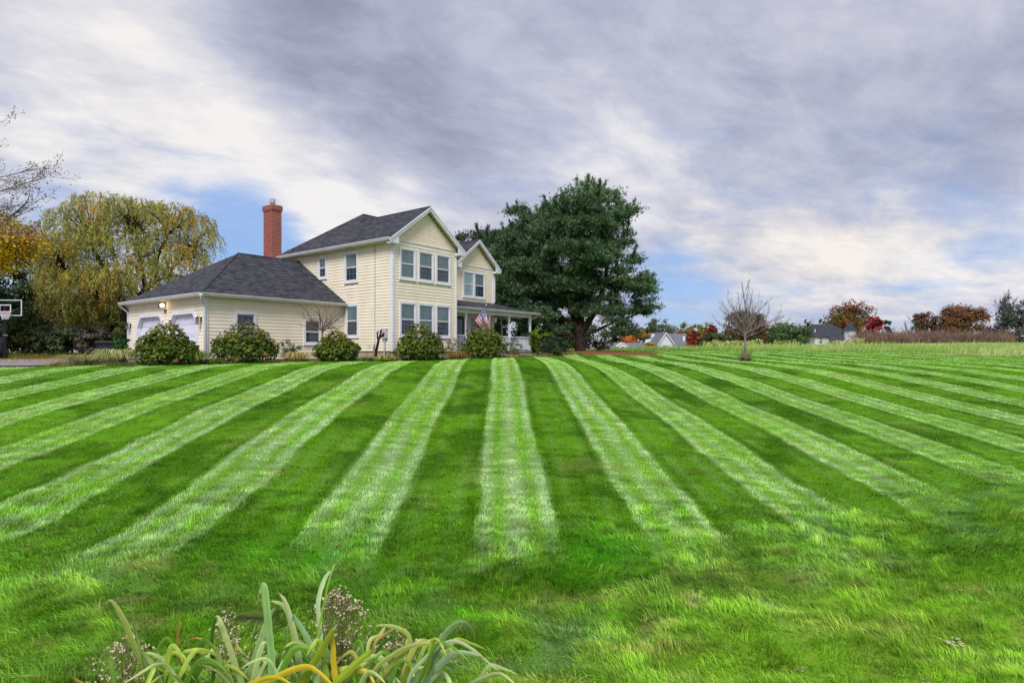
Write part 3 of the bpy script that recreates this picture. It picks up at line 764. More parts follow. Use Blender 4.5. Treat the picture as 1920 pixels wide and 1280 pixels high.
    # gutters and downspouts
    def gutter(path, name='gutter'):
        g = MB()
        for (a, b) in zip(path[:-1], path[1:]):
            a = Vector(a); b = Vector(b); d = (b-a).normalized(); n = Vector((d.y, -d.x, 0))
            sec = [(0,0),(0,-.14),(.07,-.14),(.12,-.04),(.125,0),(.105,0),(.06,-.1),(.015,-.1)]
            vs = [a+n*o+Vector((0,0,z)) for o, z in sec]+[b+n*o+Vector((0,0,z)) for o, z in sec]; k = len(sec)
            g.add(vs, [(i, (i+1)%k, (i+1)%k+k, i+k) for i in range(k)]+[tuple(range(k)), tuple(range(2*k-1, k-1, -1))])
        return g.build(name, m_gutter, house)
    gutter([(-.36,9.5,5.32),(-.36,-.28,5.32)]); gutter([(-7.25,11.9,2.41),(-7.25,3.37,2.41),(-.05,3.37,2.41)])
    gutter([(4.8,2.58,5.31),(7.25,2.58,5.31)]); gutter([(4.46,.98,2.52),(13.67,.98,2.52),(13.67,9,2.52)])
    def spout(pts): return MB().tube(pts, .045, 4).build('downspout', m_gutter, house)
    spout([(-7.3,3.3,2.3),(-7.27,3.35,2.18),(-7.05,3.6,1.95),(-7.0,3.62,1.85),(-7.0,3.62,-.3),(-7.12,3.55,-.38)])
    spout([(-7.3,11.95,2.3),(-7.15,11.8,2.1),(-7.0,11.66,1.9),(-7.0,11.66,-.4)])
    spout([(-.42,9.4,5.2),(-.3,9.35,5.08),(-.08,9.3,4.9),(-.07,9.3,4.0)])
    spout([(11.6,2.75,5.2),(11.45,2.85,5.02),(11.27,2.9,4.9),(11.27,2.9,3.2)])
    spout([(13.62,1.0,2.42),(13.45,1.1,2.25),(13.08,1.22,2.15),(13.02,1.25,1.9),(13.02,1.25,0)])
    MB().tube([L0(1.22,.04,-.1), L0(1.22,.04,5.15)], .018, 6).build('conduit', m_grey, house)
    # chimney
    ch = MB(); ch.box(XYZ, -.70, -.13, 9.22, 10.12, -.5, 7.9); c0 = ch
    ch.box(XYZ, -.735, -.095, 9.185, 10.155, 7.9, 7.98); ch.box(XYZ, -.75, -.08, 9.17, 10.17, 7.98, 8.16); ch.box(XYZ, -.73, -.10, 9.19, 10.15, 8.16, 8.22)
    cho = ch.build('chimney', m_brick, house, planar=True)
    fl = MB(); cx_, cy_ = -.41, 9.67
    fl.tube([(cx_,cy_,8.2),(cx_,cy_,8.36)], .10, 12); fl.tube([(cx_,cy_,8.36),(cx_,cy_,8.40),(cx_,cy_,8.62),(cx_,cy_,8.64)], [.12,.16,.16,.13], 12)
    fl.build('flue_cap', m_steel, cho)
    fl = MB()
    for i in range(5): fl.box(XYZ, -.16+i*.09, -.08+i*.09, 9.08, 9.2, 5.34+i*.07, 5.48+i*.07)
    fl.build('flashing', m_steel, cho)
    # porch
    pr = MB(); pr.slab([(4.46,1.0,2.5),(13.66,1.0,2.5),(11.2,2.92,3.1),(4.46,2.92,3.1)], .07)
    pr.slab([(13.66,1,2.5),(13.66,9,2.5),(11.22,9,3.1),(11.22,2.92,3.1)], .07); pr.build('porch_roof', m_shingle, house, planar=True)
    s = MB(); s.box(XYZ, 4.46, 13.6, 1.05, 2.92, 2.37, 2.39); s.box(XYZ, 11.22, 13.6, 2.92, 9, 2.37, 2.39); s.build('porch_ceiling', m_soffit, house)
    s = MB(); s.box(XYZ, 4.46, 13.0, 1.16, 1.34, 2.19, 2.37); s.box(XYZ, 12.82, 13.0, 1.34, 9, 2.19, 2.37); s.build('porch_beam', m_white, house)
    s = MB(); s.box(XYZ, 4.46, 13.05, 1.1, 2.93, -.04, .03); s.box(XYZ, 11.22, 13.05, 2.93, 9, -.04, .03)
    s.build('porch_floor', m_grey, house)
    s = MB(); s.box(XYZ, 4.46, 13.0, 1.14, 1.18, -.6, -.04); s.box(XYZ, 12.95, 12.99, 1.18, 9, -.6, -.04); s.build('porch_skirt', m_concrete, house)
    for x, y in ((4.62,1.25),(6.58,1.25),(8.68,1.25),(10.66,1.25),(12.9,1.25),(12.9,3.6),(12.9,5.9),(12.9,8.2)):
        p = MB(); p.box(XYZ, x-.065, x+.065, y-.065, y+.065, .03, .85); p.box(XYZ, x-.065, x+.065, y-.065, y+.065, 1.85, 2.19)
        p.tube([(x,y,.85),(x,y,.9),(x,y,.98),(x,y,1.05),(x,y,1.4),(x,y,1.68),(x,y,1.75),(x,y,1.8),(x,y,1.85)], [.06,.045,.062,.042,.052,.042,.06,.045,.06], 10)
        p.build('porch_post', m_white, house)
    def rail(x0, y0, x1, y1):
        r = MB(); d = Vector((x1-x0, y1-y0, 0)); n = int(d.length/.115); w = .045
        for z0, z1, ww in ((.86,.93,.05),(.10,.16,.035)):
            if abs(d.x) > abs(d.y): r.box(XYZ, x0, x1, y0-ww, y0+ww, z0, z1)
            else: r.box(XYZ, x0-ww, x0+ww, y0, y1, z0, z1)
        for i in range(1, n):
            p = Vector((x0, y0, 0))+d*i/n; r.box(XYZ, p.x-.019, p.x+.019, p.y-.019, p.y+.019, .16, .86)
        r.build('porch_railing', m_white, house)
    rail(10.73,1.25,12.83,1.25); rail(8.75,1.25,10.59,1.25); rail(12.9,1.32,12.9,3.53); rail(12.9,3.67,12.9,5.83); rail(4.7,1.25,6.5,1.25); rail(12.9,5.97,12.9,8.1)
    # fixtures
    for a in (4.0, 11.42):
        z = 1.18 if a < 5 else 1.12
        l = MB().box(LG, a-.05, a+.05, .02, .05, z+.05, z+.25).tube([LG(a,.05,z+.17), LG(a,.12,z+.30), LG(a,.19,z+.30), LG(a,.19,z+.24)], .011, 6)
        l.tube([LG(a,.19,z+.27), LG(a,.19,z+.25), LG(a,.19,z+.17)], [.01,.03,.10], 8); l.tube([LG(a,.19,z-.06), LG(a,.19,z-.03)], [.05,.075], 8)
        for i in range(6):
            t = i*math.pi/3; l.tube([LG(a+.075*math.cos(t), .19+.075*math.sin(t), z-.03), LG(a+.085*math.cos(t), .19+.085*math.sin(t), z+.18)], .007, 4)
        l.tube([LG(a+.082*math.cos(i*math.pi/6), .19+.082*math.sin(i*math.pi/6), z+.07) for i in range(13)], .006, 4)
        w = l.build('wall_lantern', m_black, house)
        MB().tube([LG(a,.19,z-.02), LG(a,.19,z+.16)], .045, 8).build('lantern_glass', mat('lantern_glass', lin((150,156,160)), .1), w)
    f = MB(); a, z = 7.55, 2.10
    f.tube([LG(a,.02,z), LG(a,.06,z)], .06, 10); f.tube([LG(a,.06,z), LG(a+.1,.12,z-.01)], .015, 6); f.tube([LG(a,.06,z), LG(a-.1,.12,z+.02)], .015, 6)
    f.tube([LG(a+.08,.10,z), LG(a+.2,.2,z-.06)], [.035,.07], 10); f.tube([LG(a-.08,.10,z+.02), LG(a-.16,.16,z+.0)], [.035,.06], 10)
    fo = f.build('floodlight', m_black, house)
    MB().tube([LG(a-.16,.16,z), LG(a-.20,.19,z-.02), LG(a-.27,.25,z-.05), LG(a-.29,.27,z-.06)], [.06,.085,.085,.04], 12).build('bulb', mat('lit_bulb', (1,.8,.5), emit=((1,.72,.36), 2.2)), fo, smooth=True)
    MB().tube([LG(7.4,.02,1.86), LG(7.4,.1,1.84)], .035, 8).tube([LG(7.4,.07,1.72), LG(7.4,.07,1.86)], .028, 8).build('motion_sensor', m_black, house)
    h = MB(); x, y = 9.9, 1.75
    h.tube([(x,y,2.37),(x,y,2.22)], .008, 5); h.tube([(x,y,2.24),(x,y,2.2),(x,y,2.12)], [.01,.03,.09], 8); h.tube([(x,y,2.12),(x,y,1.76)], .01, 5); h.tube([(x,y,1.78),(x,y,1.74),(x,y,1.68)], [.08,.05,.01], 8)
    po = h.build('porch_lantern', mat('copper', lin((170,96,44)), .4, .4, .6), house)
    MB().tube([(x,y,1.79),(x,y,1.86),(x,y,2.06),(x,y,2.12)], [.07,.10,.10,.085], 10).build('lantern_glass', mat('milk_glass', lin((226,228,222)), .2), po, smooth=True)
    m = MB(); m.box(L0, .30, .62, .02, .14, .60, 1.08); mo = m.build('electric_meter', m_grey, house)
    MB().tube([L0(.46,.08,-.5), L0(.46,.08,.6)], .035, 8).build('conduit', m_grey, mo)
    MB().tube([L0(.46,.14,.85), L0(.46,.20,.85)], .085, 12).build('meter_dial', m_steel, mo)
    MB().tube([L0(.1,.10,-.3), L0(.1,.10,.02)], .02, 6).build('gas_pipe', mat('red_pipe', lin((196,70,52)), .5), mo)
    MB().tube([L0(1.6,.02,.28), L0(1.6,.1,.26)], .025, 6).build('tap', m_steel, house)
build_house()

# ------------------------------------------------------------------ flag on the porch post
def build_flag():
    ca, sa = math.cos(TH), math.sin(TH)
    def wl(x, y, z): return Vector((-5.674+ca*x-sa*y, 27.8+sa*x+ca*y, z))
    base = wl(6.58, 1.17, 1.15); tip = at(911.5, base.y-.55, 0); tip = Vector((tip[0], tip[1], hpx(572, tip[1])))
    t = thing('flag', 'stars and stripes flag on a slanted pole fixed to a white porch post', 'flag', base)
    d = (tip-base)
    MB().tube([(0,0,0), d], .016, 8).build('pole', m_steel, t)
    MB().tube([d, d*1.012, d*1.025], [.02,.036,.015], 8).build('finial', m_steel, t)
    MB().tube([(0,.09,-.03), (0,.0,.0), d*.06], .028, 8).build('bracket', m_black, t)
    hoist = d*.96; lo = d*.40
    Hn = (hoist-lo)
    def surf(s, u, off=0):                      # s: 0 top stripe .. 1 bottom stripe, along the pole; u: 0 hoist .. 1 fly
        p = hoist-Hn*s
        fall = Vector((.03, -.02, -1)).normalized()
        lead = Vector((.62, .10, -.78)).normalized()
        k = .25+.75*s
        q = p+(fall*(1-k)+lead*k).normalized()*(u*1.28*(.98-.15*s))*(1)
        q += Vector((.15,.9,0))*(.055*math.sin(u*7+s*5)+.04*math.sin(s*11+1))*(min(1,u*3))
        # cloth gathers: upper stripes sag towards the pole side
        return q+Vector((0,-1,.05)).normalized()*off
    m_r = mat('flag_red', lin((196,28,62)), .7); m_w = mat('flag_white', lin((232,226,236)), .7); m_b = mat('flag_blue', lin((44,40,122)), .7)
    NU = 16
    me = bpy.data.meshes.new('cloth'); V = []; Fc = []; mi = []; uvs = []; nr = 26
    for i in range(nr+1):
        for j in range(NU*2+1): V.append(surf(i/nr, j/(NU*2))); uvs.append((j/(NU*2)/.42, 1-(i/nr)/(7/13)))
    for i in range(nr):
        for j in range(NU*2):
            a = i*(NU*2+1)+j; Fc.append((a, a+1, a+NU*2+2, a+NU*2+1))
            st_ = i//2; mi.append(2 if (st_ < 7 and (j+.5)/(NU*2) < .42) else st_ % 2)
    me.from_pydata(V, [], Fc); me.update()
    def stars(t_, b_):                           # 50 stars in nine staggered rows, drawn on the cloth's own coordinates
        n = t_.nodes; l = t_.links; tcn = n.new('ShaderNodeTexCoord'); sp_ = n.new('ShaderNodeSeparateXYZ'); l.new(tcn.outputs['UV'], sp_.inputs[0])
        def mm(op, *v):
            q = n.new('ShaderNodeMath'); q.operation = op
            for i_, x_ in enumerate(v):
                if isinstance(x_, bpy.types.NodeSocket): l.new(x_, q.inputs[i_])
                else: q.inputs[i_].default_value = x_
            return q.outputs[0]
        def lattice(ox, oy):
            fx = mm('SUBTRACT', mm('FRACT', mm('ADD', mm('MULTIPLY', sp_.outputs[0], 6.0), ox)), .5)
            fy = mm('SUBTRACT', mm('FRACT', mm('ADD', mm('MULTIPLY', sp_.outputs[1], 5.0), oy)), .5)
            d_ = mm('SQRT', mm('ADD', mm('MULTIPLY', fx, fx), mm('MULTIPLY', fy, fy))); an = mm('ARCTAN2', fx, fy)
            return mm('LESS_THAN', d_, mm('MULTIPLY_ADD', mm('COSINE', mm('MULTIPLY', an, 5.0)), .075, .19))
        s2_ = mm('MULTIPLY', lattice(.5, .5), mm('MULTIPLY', mm('MULTIPLY', mm('GREATER_THAN', sp_.outputs[0], .1), mm('LESS_THAN', sp_.outputs[0], .9)), mm('MULTIPLY', mm('GREATER_THAN', sp_.outputs[1], .1), mm('LESS_THAN', sp_.outputs[1], .9))))
        f_ = mm('MAXIMUM', lattice(0.0, 0.0), s2_)
        mx_ = n.new('ShaderNodeMix'); mx_.data_type = 'RGBA'; l.new(f_, mx_.inputs['Factor'])
        mx_.inputs['A'].default_value = (*lin((44,40,122)), 1); mx_.inputs['B'].default_value = (*lin((232,226,236)), 1); l.new(mx_.outputs['Result'], b_.inputs['Base Color'])
    uvl = me.uv_layers.new(name='UVMap')
    for p_ in me.polygons:
        for li in p_.loop_indices: uvl.data[li].uv = uvs[me.loops[li].vertex_index]
    o_ = link('cloth', me, None, t)
    for m in (m_r, m_w, mat('flag_canton', rough=.7, build=stars)): me.materials.append(m)
    me.polygons.foreach_set('material_index', mi); me.polygons.foreach_set('use_smooth', [True]*len(mi)); me.update()
build_flag()

# ------------------------------------------------------------------ plants
def seg_mesh(segs, k=5):
    P0 = np.array([s[0] for s in segs]); P1 = np.array([s[1] for s in segs]); r0 = np.array([s[2] for s in segs]); r1 = np.array([s[3] for s in segs])
    d = P1-P0; d /= np.linalg.norm(d, axis=1)[:, None]+1e-9
    ref = np.where(np.abs(d[:, 2:3]) > .9, np.array([[1.,0,0]]), np.array([[0,0,1.]]))
    a = np.cross(d, ref); a /= np.linalg.norm(a, axis=1)[:, None]; b = np.cross(d, a)
    t = np.arange(k)*2*np.pi/k
    ring = a[:, None]*np.cos(t)[None, :, None]+b[:, None]*np.sin(t)[None, :, None]
    V = np.concatenate([P0[:, None]+ring*r0[:, None, None], P1[:, None]+ring*r1[:, None, None]], 1)
    n = len(segs); base = (np.arange(n)*2*k)[:, None, None]
    j = np.arange(k); q = np.stack([j, (j+1)%k, (j+1)%k+k, j+k], -1)[None]
    return V.reshape(-1, 3), (base+q).reshape(-1, 4)
def grow(p, d, length, r, lv, P, segs, tips):
    """P: dict with n (children per level), ang, up, jit, ratio, seg, rr"""
    n = P['seg']; st = length/n; pts = [p]; rad = r
    for i in range(n):
        d = d+np.array([random.gauss(0,1) for _ in range(3)])*P['jit']+np.array([0,0,P['up']*(1 if lv else .3)])
        d /= np.linalg.norm(d); q = p+d*st; r2 = rad*(1-(.55/n if lv < P['lv'] else .8/n))
        segs.append((p, q, rad, r2)); 
        if lv < P['lv'] and i >= (P.get('bare', 1) if lv == 0 else 0):
            for c in range(P['n'][lv]):
                if random.random() > P.get('prob', .85): continue
                an = P['ang'][lv]*(.75+.5*random.random()); az = random.random()*6.283
                u = np.cross(d, [0.31,.2,.9]); u /= np.linalg.norm(u); v = np.cross(d, u)
                nd_ = d*math.cos(an)+(u*math.cos(az)+v*math.sin(az))*math.sin(an)
                f = 1-.45*i/n if lv == 0 else 1-.5*i/n
                grow(q, nd_, length*P['ratio'][lv]*f*(.75+.5*random.random()), r2*P['rr'], lv+1, P, segs, tips)
        p = q; rad = r2
    tips.append((p, d))
def lobe_pts(lobes, n, shell=.55, up=0.0):
    L_ = np.array(lobes, float); vol = L_[:, 3]*L_[:, 4]*L_[:, 5]; vol = vol**.8; w = vol/vol.sum()
    k = rng.choice(len(L_), n, p=w); d = rng.normal(size=(n,3)); d /= np.linalg.norm(d, axis=1)[:, None]
    if up: d[:, 2] = np.where((d[:, 2] < 0) & (rng.random(n) < up), -d[:, 2], d[:, 2])
    r = np.where(rng.random(n) < shell, .82+.22*rng.random(n), rng.random(n)**(1/3.))
    return L_[k, :3]+d*L_[k, 3:6]*r[:, None], d
def pal_pick(pal, n, jitter=.25):
    p = np.array([lin(c) for c in pal]); i = rng.integers(0, len(p), n)
    return p[i]*(1-jitter+2*jitter*rng.random(n))[:, None]
def crown(name, parent, lobes, n, size, pal, nclump=60, cr=.35, shell=.6, top=None, droop=0, topw=(.55,1.0)):
    """leaf-sized faces gathered in clumps through the crown; pal: colours; top: colours nearer the crown's top"""
    C, d = lobe_pts(lobes, nclump, shell)
    k = rng.integers(0, nclump, n); sc = cr*np.mean([l[3] for l in lobes])
    off = rng.normal(size=(n,3))*sc*np.array([1,1,.7]); P = C[k]+off
    tone = rng.random(nclump)*.5+.75
    ci = rng.integers(0, len(pal), nclump); pa = np.array([lin(c) for c in pal])
    pick = np.where(rng.random(n) < .65, ci[k], rng.integers(0, len(pal), n))
    col = pa[pick]*tone[k][:, None]*(.75+.5*rng.random(n))[:, None]
    if top:
        z0, z1 = P[:, 2].min(), P[:, 2].max(); t = (P[:, 2]-z0)/(z1-z0)
        use = rng.random(n) < ss(t, *topw)*.85
        col[use] = pal_pick(top, use.sum())
    nrm = d[k]+rng.normal(size=(n,3))*.7+np.array([0,0,.35])
    o = link(name, cards_mesh(name, P, size*(.6+.8*rng.random(n)), col, nrm), m_leaf, parent)
    return o
def simple_tree(name, label, cat, px, Y, top, width, base, pal, n=3500, leaf=None, top_pal=None, group=None, trunk=True, lobes=None, bark=None, airy=1.0, z=None, flat=1.0):
    """a tree or shrub standing Y metres ahead; top/base rows and width in photo pixels give its real size"""
    x, y, g = at(px, Y, z)
    s = Y/F; H1 = hpx(top, Y)-g; H0 = max(hpx(base, Y)-g, 0.0); rw = width/2*s; ch = (H1-H0)/2
    o = thing(name, label, cat, (x, y, g), 0, group)
    leaf = leaf or .9*s*1.9
    if lobes is None:
        lobes = [(0,0,H0+ch,rw*.80,rw*.80*flat,ch*.9)]
        for i in range(6):
            a = random.random()*6.28; q = .30+.35*random.random()
            lobes.append((rw*.52*math.cos(a), rw*.52*math.sin(a)*flat, H0+ch*(.5+1.0*random.random()), rw*q, rw*q*flat, ch*q))
    crown('crown', o, lobes, n, leaf, pal, nclump=max(24, n//60), cr=.24*airy, top=top_pal)
    if trunk:
        segs = []; tips = []
        grow(np.array([0,0,-.2]), np.array([0,0,1.]), (H0+ch*1.3), max(.03, min(.3, H1*.025)), 0,
             dict(seg=5, jit=.06, up=.05, lv=2, n=[2,2], ang=[.7,.6], ratio=[.5,.5], rr=.6, bare=1), segs, tips)
        V, Fq = seg_mesh(segs, 4); link('trunk', np_mesh('trunk', V, Fq), bark or m_bark, o)
    return o

# --- hydrangeas along the house
def hydrangea(label, px, Y, w, top, base_py, heads=(), seed=0, tint=0):
    x, y, g = at(px, Y); s = Y/F; rw = w/2*s; H = (hpx(top, Y)-g)*1.10
    o = thing('hydrangea_bush', label, 'bush', (x, y, g), 0, 'hydrangea bushes planted along the house')
    lob = [(0,0,H*.36,rw*.66,rw*.66,H*.62),(0,0,H*.24,rw*.96,rw*.9,H*.30)]
    for i in range(12):
        a = i*.55+random.random()*.3; e = .45+.3*random.random(); q = .24+.12*random.random(); lob.append((rw*e*math.cos(a), rw*e*.9*math.sin(a), H*(.86-.80*e+.12*random.random()), rw*q, rw*q, H*.22))
    n = 3800
    P, d = lobe_pts(lob, n, .72, up=.3)
    P[:, 2] = np.clip(P[:, 2], .02, None)
    nrm = d+rng.normal(size=(n,3))*.45+np.array([0,-.1,.5])
    t = P[:, 2]/H
    pal = [(76,98,30),(56,80,28),(98,114,38),(70,88,38),(116,128,50)]; col = pal_pick(pal, n, .3)
    use = rng.random(n) < ss(t+.12*rng.normal(size=n), .35, 1.15)*.9; col[use] = pal_pick([(116,108,54),(128,120,58),(108,88,54),(104,110,46)], use.sum())
    link('leaves', cards_mesh('leaves', P, .055+.045*rng.random(n), col, nrm, aspect=.6), m_leaf, o)
    st = []
    for i in range(26):
        a = random.random()*6.28; r_ = random.random()*.8
        st.append((np.array([.1*math.cos(a), .1*math.sin(a), -.05]), np.array([rw*r_*math.cos(a), rw*r_*math.sin(a), H*(.62-.35*r_)]), .012, .006))
    st.append((np.array([0,0,-.3]), np.array([0,0,.05]), .2, .12)); V, Fq = seg_mesh(st, 4); link('stems', np_mesh('stems', V, Fq), m_bark, o)
    for hx, hy in heads:
        hpY = Y-rw*.72; X_ = (hx-960)/F*hpY-x; z_ = hpx(hy, hpY)-g
        Pp, dd = lobe_pts([(X_, hpY-y, z_, .085, .085, .07)], 90, .9)
        link('flower_head', cards_mesh('flower_head', Pp, .022, pal_pick([(196,120,96),(176,98,80),(150,86,74),(210,150,120)], 90), dd), m_leaf, o)
    return o
hydrangea('wide hydrangea bush in front of the white garage doors', 312, 21.6, 118, 609, 682, [(330,676)])
hydrangea('hydrangea bush under the left garage window, with one pink flower head low on its right', 459, 23.6, 122, 607, 680, [(498,665)])
hydrangea('hydrangea bush beside the bare maple sapling, right of the lower garage window', 631, 26.0, 84, 624, 680, [(586,664)])
hydrangea('hydrangea bush in front of the ground-floor windows of the gabled bay', 788, 26.9, 101, 610, 673, [])
hydrangea('hydrangea bush below the flag, with an orange flower head on its left side', 908, 30.2, 96, 612, 671, [(887,645),(920,668)])

def shrub(name, label, px, Y, w, top, pal, n=1500, leaf=.04, cat='shrub', top_pal=None, **k):
    return simple_tree(name, label, cat, px, Y, top, w, 800, pal, n=n, leaf=leaf, top_pal=top_pal, trunk=False, airy=.9, **k)
def twigs(o, n, R_, H, r0=.006, m=None, k=3, spread=.6):
    segs = []; tips = []
    for i in range(n):
        a = random.random()*6.28; q = random.random()*spread
        grow(np.array([.1*math.cos(a), .1*math.sin(a), 0]), np.array([q*math.cos(a), q*math.sin(a), 1.]), H*(.6+.3*random.random()), r0, 0,
             dict(seg=4, jit=.12, up=.03, lv=1, n=[k], ang=[.5], ratio=[.4], rr=.6, bare=0), segs, tips)
    V, Fq = seg_mesh(segs, 3); return link('twigs', np_mesh('twigs', V, Fq), m or m_twig, o)
s_ = shrub('shrub', 'loose grey-green shrub between two hydrangeas under the garage wall', 542, 25.2, 52, 636, [(96,112,76),(116,124,92),(76,94,60)], 1500, .028)
twigs(s_, 14, .5, 1.1)
s_ = shrub('shrub', 'thin pale shrub with small leaves right of the bay windows', 848, 28.2, 30, 630, [(120,128,96),(150,150,120),(84,96,64)], 700, .03)
twigs(s_, 10, .4, 1.1)
shrub('shrub', 'blue-green shrub beside the porch railing behind a hydrangea', 962, 33.2, 34, 630, [(92,122,104),(74,104,88),(110,138,116)], 1800, .03)
shrub('shrub', 'low pinkish-brown shrub at the foot of the porch railing', 966, 32.6, 24, 650, [(150,112,96),(128,100,80),(110,120,70)], 700, .03)
shrub('rhododendron', 'rounded dark green glossy shrub right of the porch corner', 1036, 36.5, 64, 630, [(52,72,48),(70,90,62),(88,108,78),(44,62,44)], 3600, .055, cat='shrub')
shrub('shrub', 'yellow-green upright shrub right behind the porch corner post', 1012, 38.6, 40, 612, [(108,134,44),(86,116,40),(130,150,60)], 1800, .05)
shrub('shrub', 'small dark green shrub beside the black bin', 228, 28.2, 34, 624, [(48,92,44),(62,112,56),(36,74,40)], 1500, .04)
shrub('shrub', 'low brown shrub at the foot of the big pine trunk', 1128, 43.5, 46, 632, [(92,78,56),(74,72,48),(112,92,70)], 1500, .05)
shrub('shrub', 'dark green shrub under the pine branches left of the trunk', 1052, 44, 40, 628, [(48,66,44),(64,82,52)], 1500, .05)
shrub('shrub', 'bronze-leaved shrub behind the porch seen between the posts', 928, 42.5, 60, 608, [(92,64,50),(74,54,46),(60,62,40)], 2500, .06)

def tuft(name, label, px, Y, R_, H, n, pal, w=.014, droop=1.0, group=None, cat='plant', ring=.15, shiftx=0):
    """arching leaf blades from one crown"""
    x, y, g = at(px, Y); o = thing(name, label, cat, (x, y, g), 0, group)
    V = []; Fs = []; C = []; K = 7
    pa = [np.array(lin(c)) for c in pal]
    for i in range(n):
        a = random.random()*6.283; rr = R_*(.35+.65*random.random()); hh = H*(.6+.5*random.random()); b0 = ring*math.sqrt(random.random())
        c = random.choice(pa)*(.75+.5*random.random()); ww = w*(.7+.6*random.random())
        side = np.array([-math.sin(a), math.cos(a), 0])
        for k in range(K):
            t = k/(K-1); rad = b0+rr*(t**1.15)
            z = hh*(2.0*t-1.25*droop*t*t*(1+.35*t)) if droop else hh*t
            p = np.array([rad*math.cos(a)+shiftx*t, rad*math.sin(a), max(z, .02)]); wd = ww*(1-.85*t)*(1 if k else .8)
            V += [p-side*wd, p+side*wd]; C += [c, c]
        b = i*2*K
        for k in range(K-1): Fs.append((b+2*k, b+2*k+1, b+2*k+3, b+2*k+2))
    link('blades', np_mesh('blades', np.array(V), np.array(Fs), np.array(C), True), m_leaf, o)
    return o
vpal = [(206,206,150),(176,182,110),(120,136,66),(150,150,88),(214,206,160)]
tuft('ornamental_grass', 'sprawling variegated grass clump at the driveway end, leftmost of the clumps', 165, 21.9, .95, .55, 420, [(176,168,112),(140,138,80),(196,186,136),(112,116,60)], .013, ring=.35, shiftx=-.35)
tuft('ornamental_grass', 'tall variegated grass clump left of the garage door hydrangea', 215, 21.7, .95, .85, 520, vpal, .014, ring=.35, shiftx=.1)
tuft('ornamental_grass', 'green arching grass clump at the garage corner between two hydrangeas', 365, 22.0, .65, .78, 420, [(124,144,60),(96,122,50),(150,160,84)], .013, ring=.2)
tuft('ornamental_grass', 'straw-coloured grass clump under the right garage window', 556, 24.4, .68, .60, 420, [(200,180,118),(216,196,138),(150,140,80),(170,150,100)], .011, ring=.3)
tuft('hosta', 'yellowing hosta below the electric meter', 722, 25.9, .55, .36, 150, [(190,176,70),(206,190,90),(120,140,50),(160,160,60)], .035, ring=.12, cat='plant')
tuft('perennial', 'rusty brown perennial clump between the bay and porch hydrangeas', 856, 27.6, .55, .58, 380, [(156,120,76),(176,138,92),(130,100,66),(120,124,60)], .010, ring=.3)
tuft('perennial', 'orange-yellow low plant right of the flag hydrangea', 960, 31.4, .35, .22, 120, [(214,160,80),(196,180,84),(206,140,70)], .03, ring=.1)
tuft('perennial', 'pinkish dry plant at the corner post of the porch', 992, 33.4, .4, .2, 120, [(176,130,110),(150,120,90),(196,160,140)], .02, ring=.2)
for i, (px_, Y_, lb) in enumerate(((400,22.3,'low dark green plant between the first two hydrangeas'), (385,22.8,'small leafy plant against the garage corner'), (690,26.0,'low green plant left of the pruned stump'))):
    tuft('perennial', lb, px_, Y_, .4, .3, 160, [(70,104,36),(96,124,52),(120,128,60)], .02, ring=.2)

# --- the pruned stump and the small bare maple in front of the garage
def stump():
    x, y, g = at(706, 26.9); o = thing('pruned_tree', 'black pruned shrub stump with stubby cut branches beside the electric meter', 'tree stump', (x, y, g))
    s = Y = 26.9/F
    def p(a, b, dy=0): return np.array([(a-706)*s, dy, (HZ-b)*s-g])
    mb = MB(); mb.tube([p(704,668), p(706,655), p(709,642), p(711,632)], [.075,.065,.06,.055], 7)
    mb.tube([p(711,634), p(713,626,.05), p(714,618,.05)], [.05,.045,.04], 7); mb.tube([p(709,640), p(708,630,-.05), p(710,620,-.1)], [.04,.035,.028], 7)
    mb.tube([p(711,634), p(717,629,-.05), p(721,624,-.05)], [.045,.04,.035], 7); mb.tube([p(709,628,-.04), p(706,623,-.06)], [.025,.02], 6)
    mb.tube([p(714,630), p(720,630,.05)], [.035,.03], 6)
    mb.build('trunk', m_barkd, o)
    mb = MB(); mb.tube([p(703,666), p(701,652), p(702,645)], [.05,.05,.03], 7); mb.build('stub', m_barkg, o)
stump()
def maple_sapling():
    random.seed(5)
    x, y, g = at(604, 26.3); o = thing('bare_maple', 'small leafless ornamental maple spreading over the right garage window', 'tree', (x, y, g))
    s = 26.3/F; zb = hpx(618, 26.3)-g; segs = []; tips = []
    segs.append((np.array([.02,0,-.1]), np.array([0,0,zb*.5]), .035, .032)); segs.append((np.array([0,0,zb*.5]), np.array([.0,0,zb]), .032, .03))
    Pm = dict(seg=5, jit=.13, up=-.02, lv=2, n=[2,2], ang=[.6,.6], ratio=[.5,.5], rr=.62, bare=0, prob=.9)
    for (dx, dy, dz, ln) in ((-.9,.1,.75,1.45),(.95,-.1,.62,1.35),(-.3,-.3,1.1,1.2),(.35,.3,1.1,1.25),(-1.0,-.3,.45,1.0),(.9,.3,.4,.9),(0,-.1,1.2,1.35),(-.7,.4,.95,1.2),(.6,-.4,.95,1.1)):
        d = np.array([dx,dy,dz]); d /= np.linalg.norm(d); grow(np.array([0,0,zb*(.85+.15*random.random())]), d, ln, .017, 1, Pm, segs, tips)
        grow(np.array([0,0,zb]), d, ln*.6, .012, 0, Pm, segs, tips)
    V, Fq = seg_mesh(segs, 4); link('trunk', np_mesh('trunk', V, Fq), m_twig, o)
    T_ = np.array([t[0] for t in tips]); k = rng.random(len(T_)) < .35
    link('leaves', cards_mesh('leaves', T_[k], .02, pal_pick([(96,60,44),(120,84,60)], k.sum())), m_leaf, o)
maple_sapling()

